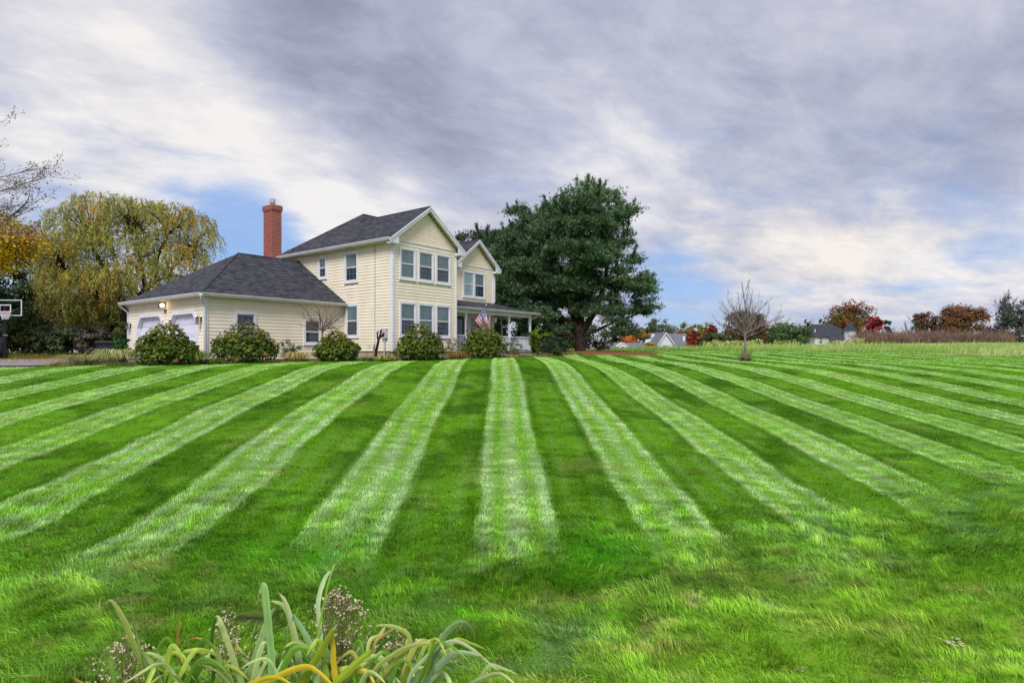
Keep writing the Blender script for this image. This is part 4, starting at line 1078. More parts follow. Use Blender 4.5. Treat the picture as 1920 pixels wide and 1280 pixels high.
# --- the young bare tree on the lawn
def lawn_tree():
    random.seed(11)
    Y = 32; x, y, g = at(1397, Y); g = hpx(680, Y); g = gz(x, y)
    o = thing('bare_young_tree', 'leafless young tree standing alone on the striped lawn', 'tree', (x, y, g))
    s = Y/F; segs = []; tips = []
    zf = hpx(628, Y)-g
    segs.append((np.array([.0,0,-.1]), np.array([.02,0,zf*.5]), .085, .07)); segs.append((np.array([.02,0,zf*.5]), np.array([-.01,0,zf]), .07, .062))
    Pm = dict(seg=6, jit=.05, up=.13, lv=2, n=[1,2], ang=[.55,.5], ratio=[.42,.5], rr=.6, bare=0, prob=.8)
    H = hpx(526, Y)-g
    nb = 16
    for i in range(nb):
        a = i*2.4+random.random()*.4; z0 = zf*(.92+.42*i/nb); el = .35+.75*i/nb
        d = np.array([math.cos(a)*math.cos(el), math.sin(a)*math.cos(el), math.sin(el)])
        L_ = (H-z0)*(.66+.12*random.random())*(1.0 if i > 5 else .92)
        grow(np.array([0,0,z0]), d, L_*.97, .024, 0, Pm, segs, tips)
    segs.append((np.array([-.01,0,zf]), np.array([.02,0,zf*1.35]), .06, .045))
    grow(np.array([.02,0,zf*1.3]), np.array([.02,0,1.]), (H-zf*1.3)*.98, .04, 0, Pm, segs, tips)
    segs = [q for q in segs if q[1][2] < H*1.02]
    V, Fq = seg_mesh(segs, 4); link('trunk', np_mesh('trunk', V, Fq), m_barkg, o)
    T_ = np.array([t[0] for t in tips]); k = (rng.random(len(T_)) < .10) | ((T_[:, 0] > 1.2) & (rng.random(len(T_)) < .5) & (T_[:, 2] < H*.8))
    link('leaves', cards_mesh('leaves', T_[k], .04, pal_pick([(110,96,100),(90,76,80)], k.sum())), m_leaf, o)
    t2 = tuft('sucker_shoots', 'dry brown shoots round the foot of the young lawn tree', 1397, Y-.15, .5, .34, 160, [(120,104,86),(150,130,110),(96,82,70),(120,128,70)], .012, ring=.28, droop=.9)
    segs = []; tips = []
    for i in range(14):
        a = random.random()*6.28; grow(np.array([.12*math.cos(a), .12*math.sin(a), 0]), np.array([.35*math.cos(a), .35*math.sin(a), 1.]), .5+.2*random.random(), .016, 0, dict(seg=3,jit=.15,up=.0,lv=1,n=[1],ang=[.6],ratio=[.5],rr=.6,bare=0), segs, tips)
    V, Fq = seg_mesh(segs, 4); link('twigs', np_mesh('twigs', V, Fq), m_twig, t2)
lawn_tree()

# --- pines
def pine(label, px, Y, lobes_px, npad, ntuft, pal, trunks, needle=.21, limbs=True):
    x, y, g = at(px, Y); s = Y/F; o = thing('pine_tree', label, 'tree', (x, y, g), 0, 'pines right of the house')
    lob = []
    for (a, b, ra, rb) in lobes_px:
        lob.append(((a-px)*s, random.uniform(-.5,.5)*ra*s*.5, (HZ-b)*s-g, ra*s, ra*s*.95, rb*s))
    sub = []
    for l in lob:
        m_ = max(3, int(4+l[3]*1.1))
        for q in range(m_):
            e = np.array([random.gauss(0,1), random.gauss(0,1), random.gauss(0,.9)]); e /= np.linalg.norm(e); r_ = random.uniform(.34,.52)
            sub.append((l[0]+e[0]*l[3]*.72, l[1]+e[1]*l[4]*.72, l[2]+e[2]*l[5]*.72, l[3]*r_, l[4]*r_, max(l[5]*r_*.8, .22)))
    lob = sub
    segs = []
    C, d = lobe_pts(lob, npad, .9, up=.25)
    # pads of needle tufts held out by limbs
    padr = (.34+.42*rng.random(npad))
    k = rng.integers(0, npad, ntuft)
    out = d*np.array([1,1,.3]); out /= np.linalg.norm(out, axis=1)[:, None]+1e-6
    off = rng.normal(size=(ntuft,3))*np.array([.55,.55,.2])*padr[k][:, None]
    off += out[k]*(rng.random(ntuft)-.3)[:, None]*.5*padr[k][:, None]
    P = C[k]+off
    # shoots standing up from the pads
    sh = rng.random(ntuft) < .10; P[sh, 2] += rng.random(sh.sum())*.4
    zc = (C[:, 2]-C[:, 2].min())/(np.ptp(C[:, 2])+.1); lead = np.where((d[:, 2] > .1) & (rng.random(npad) < .15+.6*zc))[0]
    if len(lead):                                # leaders standing clear of the crown
        m_ = int(ntuft*.12); kk = rng.choice(lead, m_); tt = rng.random(m_); idx = rng.choice(ntuft, m_, replace=False)
        hh = .3+.75*vn(kk*.37, kk*.11, 311); k[idx] = kk
        P[idx] = C[kk]+np.stack([out[kk][:, 0]*tt*.35*hh, out[kk][:, 1]*tt*.35*hh, .1+tt*hh], -1)+rng.normal(size=(m_,3))*.055
    ax = out[k]*.6+np.array([0,0,.75])+rng.normal(size=(ntuft,3))*.45
    ax /= np.linalg.norm(ax, axis=1)[:, None]
    tone = .7+.6*rng.random(npad)
    col = pal_pick(pal, ntuft, .3)*tone[k][:, None]
    K = 8; V = []; Cc = []
    for j in range(K):
        dv = ax+rng.normal(size=(ntuft,3))*.42; dv /= np.linalg.norm(dv, axis=1)[:, None]
        sd_ = np.cross(dv, rng.normal(size=(ntuft,3))); sd_ /= np.linalg.norm(sd_, axis=1)[:, None]
        Ln = needle*(.7+.6*rng.random(ntuft)); w = needle*.075
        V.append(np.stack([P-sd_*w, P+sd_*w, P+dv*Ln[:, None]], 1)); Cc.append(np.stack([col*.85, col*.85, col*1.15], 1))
    V = np.concatenate(V).reshape(-1, 3); Cc = np.concatenate(Cc).reshape(-1, 3)
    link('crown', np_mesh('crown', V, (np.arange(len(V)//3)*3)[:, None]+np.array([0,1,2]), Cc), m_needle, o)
    tips = []
    anchors = []
    for tr in trunks:
        pts = [np.array([(a-px)*s, dy, (HZ-b)*s-g]) for a, b, dy in tr[0]]; rr = tr[1]
        for i in range(len(pts)-1):
            r0 = rr*(1-.8*i/len(pts)); r1 = rr*(1-.8*(i+1)/len(pts)); segs.append((pts[i], pts[i+1], r0, r1))
            for q in (0,.5):
                if i > 0: anchors.append((pts[i]*(1-q)+pts[i+1]*q, r0))
    if limbs and anchors:
        A = np.array([a[0] for a in anchors])
        for i in rng.choice(npad, min(npad, 150), replace=False):
            c = C[i]-np.array([0,0,.1]); dd = np.linalg.norm((A-c)*np.array([1,1,1.6]), axis=1)+(A[:, 2] > c[2]+.4)*5; j = int(np.argmin(dd))
            a, ra = anchors[j]; m1 = a*.6+c*.4+np.array([0,0,-.12+.3*random.random()]); r_ = min(ra*.5, .05+.012*np.linalg.norm(c-a))
            m2 = a*.25+c*.75+np.array([0,0,.1*random.random()])
            segs += [(a, m1, r_, r_*.7), (m1, m2, r_*.7, r_*.4), (m2, c, r_*.4, .01)]
            for q in range(3):
                e = c+rng.normal(size=3)*np.array([.5,.5,.2]); segs.append((m2, e, r_*.3, .006))
    V, Fq = seg_mesh(segs, 6); link('trunk', np_mesh('trunk', V, Fq), m_barkd, o)
    return o
ppal = [(68,102,70),(80,116,74),(56,88,64),(98,130,88),(66,98,52),(146,164,128),(112,140,98)]
pine('very large spreading white pine with a forked trunk right of the porch', 1088, 41.5,
     [(1090,400,62,52),(1060,395,45,40),(1125,395,48,42),(1000,425,42,46),(1035,440,60,50),(1100,450,72,50),(1150,430,42,40),(1178,418,24,26),(960,450,40,34),
      (985,490,60,44),(1060,500,75,46),(1140,490,52,42),(970,545,48,30),(1040,555,66,32),(1110,545,60,36),(1160,540,44,28),(1185,535,34,26),(1195,560,34,20),(1000,590,52,16),(1070,585,44,16),
      (1150,590,46,14),(1190,575,36,12),(940,500,30,40),(955,580,34,20),(1095,358,16,16),(1058,368,15,15),(1130,366,14,15),(1185,400,12,14),(1205,575,30,11),(1205,530,14,10),(1170,592,30,9),(1130,572,40,20),(1095,500,50,40),(1020,520,50,40),(985,560,50,36),(935,600,30,16),(960,612,44,14),(1030,612,40,12),(1155,606,30,7),(1205,586,26,8)],
     900, 90000, ppal,
     [([(1088,660,0),(1087,640,0),(1086,622,0),(1080,600,.2),(1070,580,.3),(1062,545,.3),(1050,500,.2)], .42), ([(1086,630,0),(1100,608,-.2),(1112,588,-.3),(1124,560,-.3),(1135,520,-.2),(1140,470,0)], .30),
      ([(1086,628,0),(1070,612,.4),(1056,592,.6),(1040,575,.6)], .2), ([(1087,620,0),(1090,580,.1),(1092,520,.1),(1092,440,.1),(1092,370,0)], .3),
      ([(1088,632,0),(1120,618,-.5),(1150,604,-.6),(1190,590,-.6),(1215,580,-.5)], .13), ([(1087,636,0),(1060,625,.3),(1030,618,.5)], .1), ([(1050,500,.2),(1010,450,.2),(985,420,.2)], .12)])
pine('broad dark pine just behind the porch roof, left of the largest pine', 985, 46.5,
     [(985,430,40,38),(950,470,40,40),(1010,480,46,46),(945,530,36,44),(1000,545,50,40),(1040,560,50,36),(960,590,46,22),(1010,600,48,14),(920,560,20,40),(1040,598,38,14)],
     450, 38000, [(66,96,66),(78,110,70),(56,84,60),(90,116,78)],
     [([(1003,662,0),(1002,640,0),(1000,600,0),(995,540,0),(988,470,0)], .28), ([(1020,662,.8),(1021,630,.8),(1022,590,.8),(1020,540,.8)], .2), ([(972,662,.5),(973,620,.5),(975,580,.5),(978,520,.5)], .18)], limbs=True)
pine('pine whose top shows above the right gable of the house', 905, 50,
     [(900,462,32,24),(882,452,16,12),(925,455,26,24),(905,500,40,30),(935,520,30,40),(900,560,44,44)],
     170, 18000, [(98,118,88),(62,84,58),(72,92,64)], [([(905,664,0),(905,600,0),(905,520,0),(905,450,0)], .22)])

# --- willow
def willow(label, px, Y, lobes_px, nstr, pal, trunks, top_pal, hang=1.6, group=None, name='willow_tree', leaf=.085):
    x, y, g = at(px, Y); s = Y/F; o = thing(name, label, 'tree', (x, y, g), 0, group)
    lob = [((a-px)*s, random.uniform(-.4,.4)*ra*s, (HZ-b)*s-g, ra*s, ra*s*.9, rb*s) for a, b, ra, rb in lobes_px]
    C, d = lobe_pts(lob, nstr, .55, up=.7)
    segs = []; anchors = []
    for tr, rr in trunks:
        pts = [np.array([(a-px)*s, dy, (HZ-b)*s-g]) for a, b, dy in tr]
        for i in range(len(pts)-1):
            segs.append((pts[i], pts[i+1], rr*(1-.8*i/len(pts)), rr*(1-.8*(i+1)/len(pts)))); 
            if i: anchors += [pts[i], (pts[i]+pts[i+1])/2]
    A = np.array(anchors)
    for i in rng.choice(nstr, 420, replace=False):
        c = C[i]; j = int(np.argmin(np.linalg.norm(A-c, axis=1)+(A[:, 2] > c[2]+.5)*5)); a = A[j]
        m1 = a*.55+c*.45+np.array([0,0,.35]); segs += [(a, m1, .05, .03), (m1, c, .03, .008)]
    K = 20; n = nstr*K
    L_ = hang*(.35+.9*rng.random(nstr))
    sway = rng.normal(size=(nstr,3))*np.array([.22,.22,0]); outd = d*np.array([1,1,0])*.35
    t = np.tile(np.linspace(0, 1, K), nstr); ii = np.repeat(np.arange(nstr), K)
    P = C[ii]+(outd[ii]*np.sqrt(t)[:, None]+sway[ii]*t[:, None])*1.0; P[:, 2] -= L_[ii]*t**1.25-.12*np.sin(t*3)
    P += rng.normal(size=P.shape)*.05
    hmix = ss((P[:, 2]-P[:, 2].min())/(P[:, 2].max()-P[:, 2].min()), .35, .95)
    tone = .75+.5*rng.random(nstr); ci = rng.integers(0, len(pal), nstr); pa = np.array([lin(c) for c in pal])
    col = pa[ci][ii]*tone[ii][:, None]*(.8+.4*rng.random(n))[:, None]
    patch = vn(C[:, 0]*.45+C[:, 1]*.2+20, C[:, 2]*.5+7, 133)
    use = (rng.random(nstr) < np.clip(ss(patch, .5, .85)*.42, 0, 1))[ii]; col[use] = pal_pick(top_pal, use.sum())
    dirv = np.array([0,0,-1.])+rng.normal(size=(n,3))*.5; dirv /= np.linalg.norm(dirv, axis=1)[:, None]
    sd_ = np.cross(dirv, rng.normal(size=(n,3))); sd_ /= np.linalg.norm(sd_, axis=1)[:, None]
    ln = leaf*(1+1.1*rng.random(n))[:, None]; w = leaf*.36
    V = np.stack([P-sd_*w, P+sd_*w, P+dirv*ln*1.6], 1).reshape(-1, 3)
    link('crown', np_mesh('crown', V, (np.arange(n)*3)[:, None]+np.array([0,1,2]), np.repeat(col, 3, axis=0)), m_leaf, o)
    V, Fq = seg_mesh(segs, 5); link('trunk', np_mesh('trunk', V, Fq), m_barkd, o)
willow('large yellowing willow with dark forked trunk rising behind the garage', 240, 47,
       [(180,395,60,42),(240,400,70,34),(310,405,60,30),(360,430,46,36),(385,460,26,40),(120,420,46,40),(150,470,62,50),(220,460,60,50),(300,470,66,46),(350,500,50,40),(270,530,62,46),(90,470,36,50),(200,540,60,50),(120,540,56,50),(330,540,40,30)],
       3100, [(172,170,88),(146,152,80),(188,182,100),(164,154,78),(132,140,74)],
       [([(240,640,0),(238,620,0),(232,585,0),(222,560,.3),(205,530,.4),(180,490,.4),(160,440,.3)], .42), ([(236,600,0),(250,570,.2),(268,540,.3),(262,505,.3),(255,460,.2),(250,420,0)], .26),
        ([(262,560,.2),(290,520,0),(300,480,-.3),(320,440,-.3),(345,420,-.3)], .2), ([(268,540,.2),(300,520,.4),(340,480,.4),(375,455,.4)], .13), ([(222,560,0),(190,560,-.4),(150,530,-.5),(110,490,-.5)], .14)],
       [(206,152,62),(216,166,66),(190,144,66),(176,156,70)], 1.25)
willow('smaller drooping olive-brown tree left of the large willow', 110, 52,
       [(110,480,50,36),(80,520,42,44),(150,530,50,44),(60,560,30,40),(110,580,50,36),(190,580,50,36),(230,560,40,40),(160,600,50,24)],
       1700, [(136,138,68),(112,116,60),(144,138,74),(136,116,60)],
       [([(110,655,0),(112,620,0),(118,570,0),(110,520,0),(100,480,0)], .22), ([(115,600,0),(140,560,.2),(160,520,.2)], .14), ([(170,655,1),(172,600,1),(178,540,1)], .14)],
       [(150,100,48),(140,120,56)], 1.6, name='drooping_tree')
# trees of the left wood
wood = [
 ('dark_evergreen', 'dark evergreen at the left edge behind the basketball hoop', 15, 46, 490, 90, 672, [(40,58,42),(52,72,50),(62,80,58)], 5200, None),
 ('thicket_tree', 'dense dark green bush right of the basketball pole', 50, 42, 590, 90, 674, [(52,64,34),(66,76,42),(44,56,34),(80,82,44)], 4200, None),
 ('thicket_tree', 'grey-green mounded bush behind the driveway left of the black bin', 118, 42, 606, 84, 674, [(80,92,64),(66,80,54),(96,104,76)], 4200, None),
 ('thicket_tree', 'purplish bare-looking bush just behind the black bin', 178, 41, 612, 60, 674, [(88,76,80),(70,62,64),(84,84,66)], 2600, None),
 ('thicket_tree', 'olive bush behind the left end of the garage', 215, 44, 596, 60, 674, [(84,90,46),(70,80,42),(104,100,54)], 3200, None),
 ('woodland_tree', 'dark green tree seen low between the porch posts', 925, 58, 596, 60, 700, [(52,70,50),(62,80,56)], 2600, None),
 ('woodland_tree', 'dark green tree low behind the porch corner and the second pine', 1000, 60, 604, 90, 700, [(50,66,48),(64,84,56)], 3000, None),
 ('woodland_tree', 'dark tree seen low behind the trunk of the largest pine', 1075, 64, 600, 110, 700, [(54,68,50),(66,84,56),(86,80,56)], 3200, None),
 ('woodland_tree', 'dull green tree in the wood between the hoop and the willow', 70, 62, 540, 90, 660, [(74,84,56),(90,92,58),(60,72,50)], 3200, None),
 ('woodland_tree', 'brownish tree in the wood behind the willow trunk', 190, 64, 560, 100, 660, [(96,88,56),(82,80,50),(70,74,50)], 3000, None),
 ('woodland_tree', 'thin tree seen low under the right side of the willow', 300, 66, 545, 90, 660, [(96,96,56),(84,88,52)], 2000, None),
 ('woodland_tree', 'olive tree in the wood directly above the black bin', 135, 68, 548, 80, 660, [(86,88,52),(74,78,50)], 2500, None)]
for nm, lb, px_, Y_, tp, w_, bs, pal, n, tpal in wood:
    simple_tree(nm, lb, 'tree' if 'tree' in nm and 'thicket' not in nm or nm == 'dark_evergreen' else 'bush', px_, Y_, tp, w_, 720 if 'thicket' in nm else bs-40, [tuple(int(v*1.1) for v in c) for c in pal], n=int(n*1.5), leaf=.12 if Y_ < 50 else .17, top_pal=tpal, airy=1.1)
# yellow maple and the bare-branched tree at the left edge
simple_tree('maple_tree', 'yellow-leaved maple cut by the left edge of the view', 'tree', -38, 38, 392, 190, 520, [(224,190,48),(236,204,64),(200,172,52),(222,164,50),(140,138,54)], n=11000, leaf=.10, airy=1.15, top_pal=[(110,112,52),(150,130,56),(96,104,50)])
def edge_tree():
    random.seed(21)
    Y = 30; x, y, g = at(-130, Y); o = thing('bare_tree', 'nearly leafless tree whose thin branches reach in at the upper left edge', 'tree', (x, y, g))
    s = Y/F; segs = []; tips = []
    def p(a, b, dy=0): return np.array([(a+130)*s, dy, (HZ-b)*s-g])
    tr = [p(-130,690), p(-128,600), p(-124,520), p(-118,440), p(-110,380), p(-102,320), p(-96,280)]
    for i in range(6): segs.append((tr[i], tr[i+1], .26*(1-.13*i), .26*(1-.13*(i+1))))
    Pm = dict(seg=7, jit=.055, up=.018, lv=2, n=[2,2], ang=[.5,.55], ratio=[.36,.45], rr=.55, bare=1, prob=.85)
    for a, (dx, dz), L_ in ((p(-118,440),(1.0,.12),4.9),(p(-112,420),(1.0,.26),5.0),(p(-110,390),(1,.36),4.9),(p(-108,360),(1.,.44),4.4),(p(-104,330),(1,.4),4.2),(p(-118,430),(1.,.03),4.6),(p(-118,400),(1.,.2),4.9),(p(-100,280),(.6,1.),2.0),(p(-118,440),(-1,.5),5),(p(-104,320),(-1,.8),4)):
        d = np.array([dx, random.uniform(-.25,.25), dz]); d /= np.linalg.norm(d); grow(a, d, L_, .035, 0, Pm, segs, tips)
    V, Fq = seg_mesh(segs, 4); link('trunk', np_mesh('trunk', V, Fq), m_barkg, o)
    T_ = np.array([t[0] for t in tips]); k = rng.random(len(T_)) < .8; Pp = np.repeat(T_[k], 3, axis=0); Pp = Pp+rng.normal(size=Pp.shape)*.06
    link('leaves', cards_mesh('leaves', Pp, .045, pal_pick([(110,84,64),(140,96,60),(90,80,60)], len(Pp))), m_leaf, o)
edge_tree()

# --- far trees and shrubs on the right, each measured from its own place
RED = [(150,58,44),(170,66,46),(120,58,40)]
far = [
 ('autumn_tree','orange-leaved small tree right of the white dormer',1178,98,631,40,656,[(190,110,58),(200,124,66),(160,90,48),(120,104,50)],1500,None),
 ('shrub','orange shrub left of the white dormer',1149,96,643,18,664,[(206,106,56),(186,110,60)],500,None),
 ('shrub','yellow-orange shrub between the orange tree and the grey house',1214,112,640,32,664,[(180,152,58),(200,146,60),(140,136,56)],900,None),
 ('autumn_tree','dark green tree directly behind the white dormer, under the pine branches',1160,130,604,80,652,[(66,80,54),(80,92,60),(56,72,50)],2600,None),
 ('autumn_tree','tall green tree with orange tinges right of the pine branches',1195,140,612,50,652,[(96,104,60),(120,112,64),(186,128,84)],1800,None),
 ('oak_tree','large grey-green tree left behind the grey gabled house',1236,230,592,62,655,[(92,104,84),(78,92,76),(108,116,92)],3000,None),
 ('autumn_tree','olive-yellow tree directly above the grey gabled roof, left one',1270,240,606,50,655,[(128,128,62),(112,116,60),(144,130,70)],1800,None),
 ('autumn_tree','olive-yellow tree above the right end of the grey gabled roof',1312,240,606,56,655,[(122,124,62),(106,112,60),(150,120,70)],1800,None),
 ('autumn_tree','small bright red tree peeping over the grey roof ridge',1281,225,619,16,645,[(196,58,60),(176,50,52)],500,None),
 ('autumn_tree','brick red tree against the right end of the grey roof',1302,150,615,30,658,[(140,68,50),(156,80,58),(120,64,46),(104,84,52)],1400,None),
 ('shrub','low red shrub below the brick red tree',1296,120,632,22,658,[(160,70,52),(136,62,46)],700,None),
 ('autumn_tree','dark red low-crowned tree left of the round brown tree',1334,140,609,32,655,[(150,52,46),(120,50,42),(96,80,50)],1400,None),
 ('shrub','dark green rounded shrub in front of the red trees',1335,88,622,50,662,[(74,90,58),(60,78,52),(92,106,70)],2400,None),
 ('shrub','green shrub at the left foot of the round brown tree',1362,84,626,42,662,[(70,88,60),(88,104,70)],1800,None),
 ('autumn_tree','round reddish-brown tree directly behind the bare lawn tree',1391,100,578,80,654,[(104,72,54),(90,74,56),(120,70,54),(84,84,58)],5200,None),
 ('shrub','dark shrub at the right foot of the round brown tree',1412,86,624,34,662,[(62,70,48),(78,78,54)],1500,None),
 ('autumn_tree','pinkish-brown tree between the round brown tree and the green shrub',1440,120,611,44,655,[(136,98,80),(116,88,66),(100,96,64)],1500,None),
 ('autumn_tree','thin yellowish tree rising behind the large green shrub',1466,110,596,34,650,[(140,130,86),(120,120,80),(150,128,90)],1100,None),
 ('evergreen_shrub','large green shrub left of the dark-roofed house',1482,84,606,86,662,[(70,100,62),(58,84,52),(92,114,74),(80,96,58)],6000,None),
 ('cypress_tree','narrow dark conifer left of the dark-roofed house, taller one',1512,150,597,12,650,[(44,60,48),(54,70,56)],900,None),
 ('cypress_tree','second narrow dark conifer nearer the dark roof',1523,150,599,9,650,[(44,60,48),(54,70,56)],700,None),
 ('cypress_tree','short dark conifer behind the dark roof ridge',1543,170,598,14,650,[(54,62,60),(60,72,60)],500,None),
 ('autumn_tree','large tree with scarlet top and green base behind the turret roof',1600,150,560,84,640,[(96,96,50),(120,86,50),(84,88,50),(140,90,56)],6500,[(166,74,52),(180,78,56),(140,84,52)]),
 ('autumn_tree','small crimson tree at the right foot of the scarlet-topped tree',1640,132,590,32,632,[(158,40,56),(172,52,66),(130,40,50),(104,60,56)],1700,None),
 ('autumn_tree','small dark green tree right of the crimson one',1663,136,598,20,640,[(86,104,84),(74,92,74)],600,None),
 ('autumn_tree','airy dark tree with reddish tips left of the rust-coloured tree',1741,118,581,58,640,[(76,78,60),(92,84,66),(110,74,64)],2600,[(130,76,66),(110,80,64)]),
 ('autumn_tree','wide rust-coloured tree above the brown brush',1806,116,574,86,636,[(124,86,62),(140,94,64),(108,78,58),(100,94,60)],6500,None),
 ('autumn_tree','grey-green tree at the right edge of the view',1912,92,560,72,660,[(84,92,84),(70,78,72),(98,104,96)],3800,None),
 ('autumn_tree','low grey-brown tree between the rust tree and the right edge tree',1868,100,604,52,655,[(104,94,86),(88,80,74),(112,100,92)],1800,None),
]
for nm, lb, px_, Y_, tp, w_, bs, pal, n, tpal in far:
    n = int(n*(2.2 if 'round reddish' in lb or 'in front of the red trees' in lb or 'left foot' in lb else 1.5))
    simple_tree(nm, lb, 'shrub' if 'shrub' in nm else 'tree', px_, Y_, tp, w_, bs, [tuple(min(255,int(v*1.08)) for v in c) for c in pal], n=int(n*1.3), leaf=Y_/F*1.75, top_pal=tpal, airy=.85, trunk=('shrub' not in nm), flat=.8)
def far_bare(label, px, Y, top, w):
    x, y, g = at(px, Y); H = hpx(top, Y)-g; o = thing('bare_tree', label, 'tree', (x, y, g)); segs = []; tips = []
    grow(np.array([0,0,0.]), np.array([0.05,0,1.]), H*.8, H*.02, 0, dict(seg=6, jit=.05, up=.05, lv=3, n=[3,2,1], ang=[.6,.5,.5], ratio=[.42,.5,.5], rr=.6, bare=2), segs, tips)
    V, Fq = seg_mesh(segs, 3); link('trunk', np_mesh('trunk', V, Fq), m_barkg, o)
far_bare('thin leafless tree left of the right-edge tree', 1874, 98, 548, 40)
far_bare('small leafless tree behind the brown brush right of the crimson tree', 1700, 125, 606, 30)
def brush():
    segs = []; 
    n = 5200
    for i in range(n):
        px_ = 1606+rng.random()*290; Y_ = 88+rng.random()*14; x = (px_-960)/F*Y_; g = gz(x, Y_)
        H = (hpx(604+22*float(fbm(np.array([px_*.045]), np.array([Y_*.2]), 207, 3)[0])+8*rng.random(), Y_)-g)*(.4+.6*rng.random())
        d = np.array([rng.normal()*.28, rng.normal()*.28, 1.]); a = np.array([x, Y_, g]); b = a+d*H*.55; c = b+(d+rng.normal(size=3)*.3*np.array([1,1,.2]))*H*.45
        segs += [(a, b, .05, .04), (b, c, .04, .02)]
        for q in range(2):
            e = b+rng.normal(size=3)*np.array([.5,.5,.2])+np.array([0,0,H*.25]); segs.append((b, e, .03, .015))
    V, Fq = seg_mesh(segs, 3)
    m = mat('brush_twigs', rough=.95, spec=.05, build=noisy(lin((104,84,78)), lin((156,132,116)), .35, detail=6))
    tag(link('brush_thicket', np_mesh('brush_thicket', V, Fq), m), 'purplish brown leafless brush filling the field edge below the autumn trees', 'brush', kind='stuff')
brush()
def goldenrod():
    n = 2600; P = []; C = []
    for (a, b, k) in ((1318,1430,800),(1450,1500,120),(1530,1622,420)):
        for i in range(k):
            px_ = random.uniform(a, b); Y_ = 55+random.random()*8; x, y, g = at(px_, Y_)
            hh = .25+.75*float(fbm(np.array([px_*.07]), np.array([3.0]), 201, 3)[0])
            P.append((x, y, g+.3+hh*random.random()**.7*.75)); C.append(lin(random.choice([(216,218,130),(196,206,110),(226,222,150),(140,164,80)])))
    tag(link('goldenrod', cards_mesh('goldenrod', np.array(P), .075, np.array(C), aspect=.45), m_leaf), 'pale yellow goldenrod standing above the meadow grass', 'wildflowers', kind='stuff')
goldenrod()

# ------------------------------------------------------------------ far houses
def dormer_house():
    Y = 90; x, y, g = at(1168, Y); o = thing('far_house', 'far house showing only its dark roof and white dormer with arched window', 'house', (x, y, g), R(-4))
    s = Y/F; zr = hpx(646, Y)-g; ze = hpx(668, Y)-g
    MB().box(XYZ, -3.2, 4.2, .3, 7, 0, ze).build('wall', m_cream2, o)
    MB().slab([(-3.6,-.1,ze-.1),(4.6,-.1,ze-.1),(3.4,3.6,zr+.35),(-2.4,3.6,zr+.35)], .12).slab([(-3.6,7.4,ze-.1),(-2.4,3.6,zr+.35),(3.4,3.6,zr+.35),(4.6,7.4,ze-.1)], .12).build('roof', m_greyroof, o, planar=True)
    dz0, dz1, dt = hpx(658, Y)-g, hpx(648, Y)-g, hpx(641.5, Y)-g
    d = MB().prism(FRONT(.5), [(-.72,dz0-.9),(.72,dz0-.9),(.72,dz1),(0,dt-.1),(-.72,dz1)], 0, -2.5); dd = d.build('dormer', m_white, o)
    MB().slab([(0,.35,dt),(-.95,.35,dz1-.08),(-.95,3.2,dz1-.08),(0,3.2,dt)], .1).slab([(0,.35,dt),(0,3.2,dt),(.95,.35,dz1-.08),][:0] or [(0,.35,dt),(0,3.2,dt),(.95,3.2,dz1-.08),(.95,.35,dz1-.08)], .1).build('dormer_roof', m_white, dd)
    f = FRONT(.48); w = MB()
    for i in range(4): w.box(f, -.5+i*.26, -.29+i*.26, 0, .02, dz0-.05, dz0+.35)
    w.prism(f, [(-.25,dz0+.42)]+[(-.25*math.cos(t), dz0+.42+.32*math.sin(t)) for t in np.linspace(.01, 3.13, 9)], 0, .02)
    w.build('window', m_glass_dn, dd)
dormer_house()
def grey_house():
    Y = 200; x, y, g = at(1248, Y); s = Y/F; o = thing('far_house', 'pale grey gabled house with grey roof left of the red shrubs', 'house', (x, y, g), R(18))
    zt = hpx(623, Y)-g; ze = hpx(645, Y)-g
    MB().box(XYZ, -3.0, 3.0, 0, 10, 0, ze).prism(FRONT(0), [(-3,ze),(3,ze),(0,zt-.3)], .0, -10).build('wall', m_cream2, o)
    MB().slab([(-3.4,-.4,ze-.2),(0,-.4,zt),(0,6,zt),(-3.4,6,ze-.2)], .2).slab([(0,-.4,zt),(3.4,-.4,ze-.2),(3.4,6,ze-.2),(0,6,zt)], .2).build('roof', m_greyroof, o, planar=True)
    r = MB()
    for sg in (-1, 1): r.prism(FRONT(-.42), [(0,zt+.05),(sg*3.45,ze-.2),(sg*3.45,ze-.55),(0,zt-.35)], 0, .15)
    r.build('rake_board', m_white, o)
    w = MB()
    w.box(FRONT(0), -.9, -.2, .01, .06, ze-1.2, ze-.5).box(FRONT(0), .1, .8, .01, .06, ze-1.2, ze-.5).build('window', m_glass_dn, o)
    # the wing with the long roof facing us
    zr = hpx(624, Y)-g
    MB().box(XYZ, 2.9, 13, 1.2, 8, 0, ze-.2).build('wall', m_cream2, o)
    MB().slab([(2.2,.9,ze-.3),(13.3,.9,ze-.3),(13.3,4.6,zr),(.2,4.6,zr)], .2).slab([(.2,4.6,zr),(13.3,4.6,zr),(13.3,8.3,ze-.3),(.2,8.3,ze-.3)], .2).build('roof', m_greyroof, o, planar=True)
    MB().box(XYZ, 8.5, 9.2, 2.2, 2.6, ze+1.2, ze+2.8).build('vent', m_white, o)
grey_house()
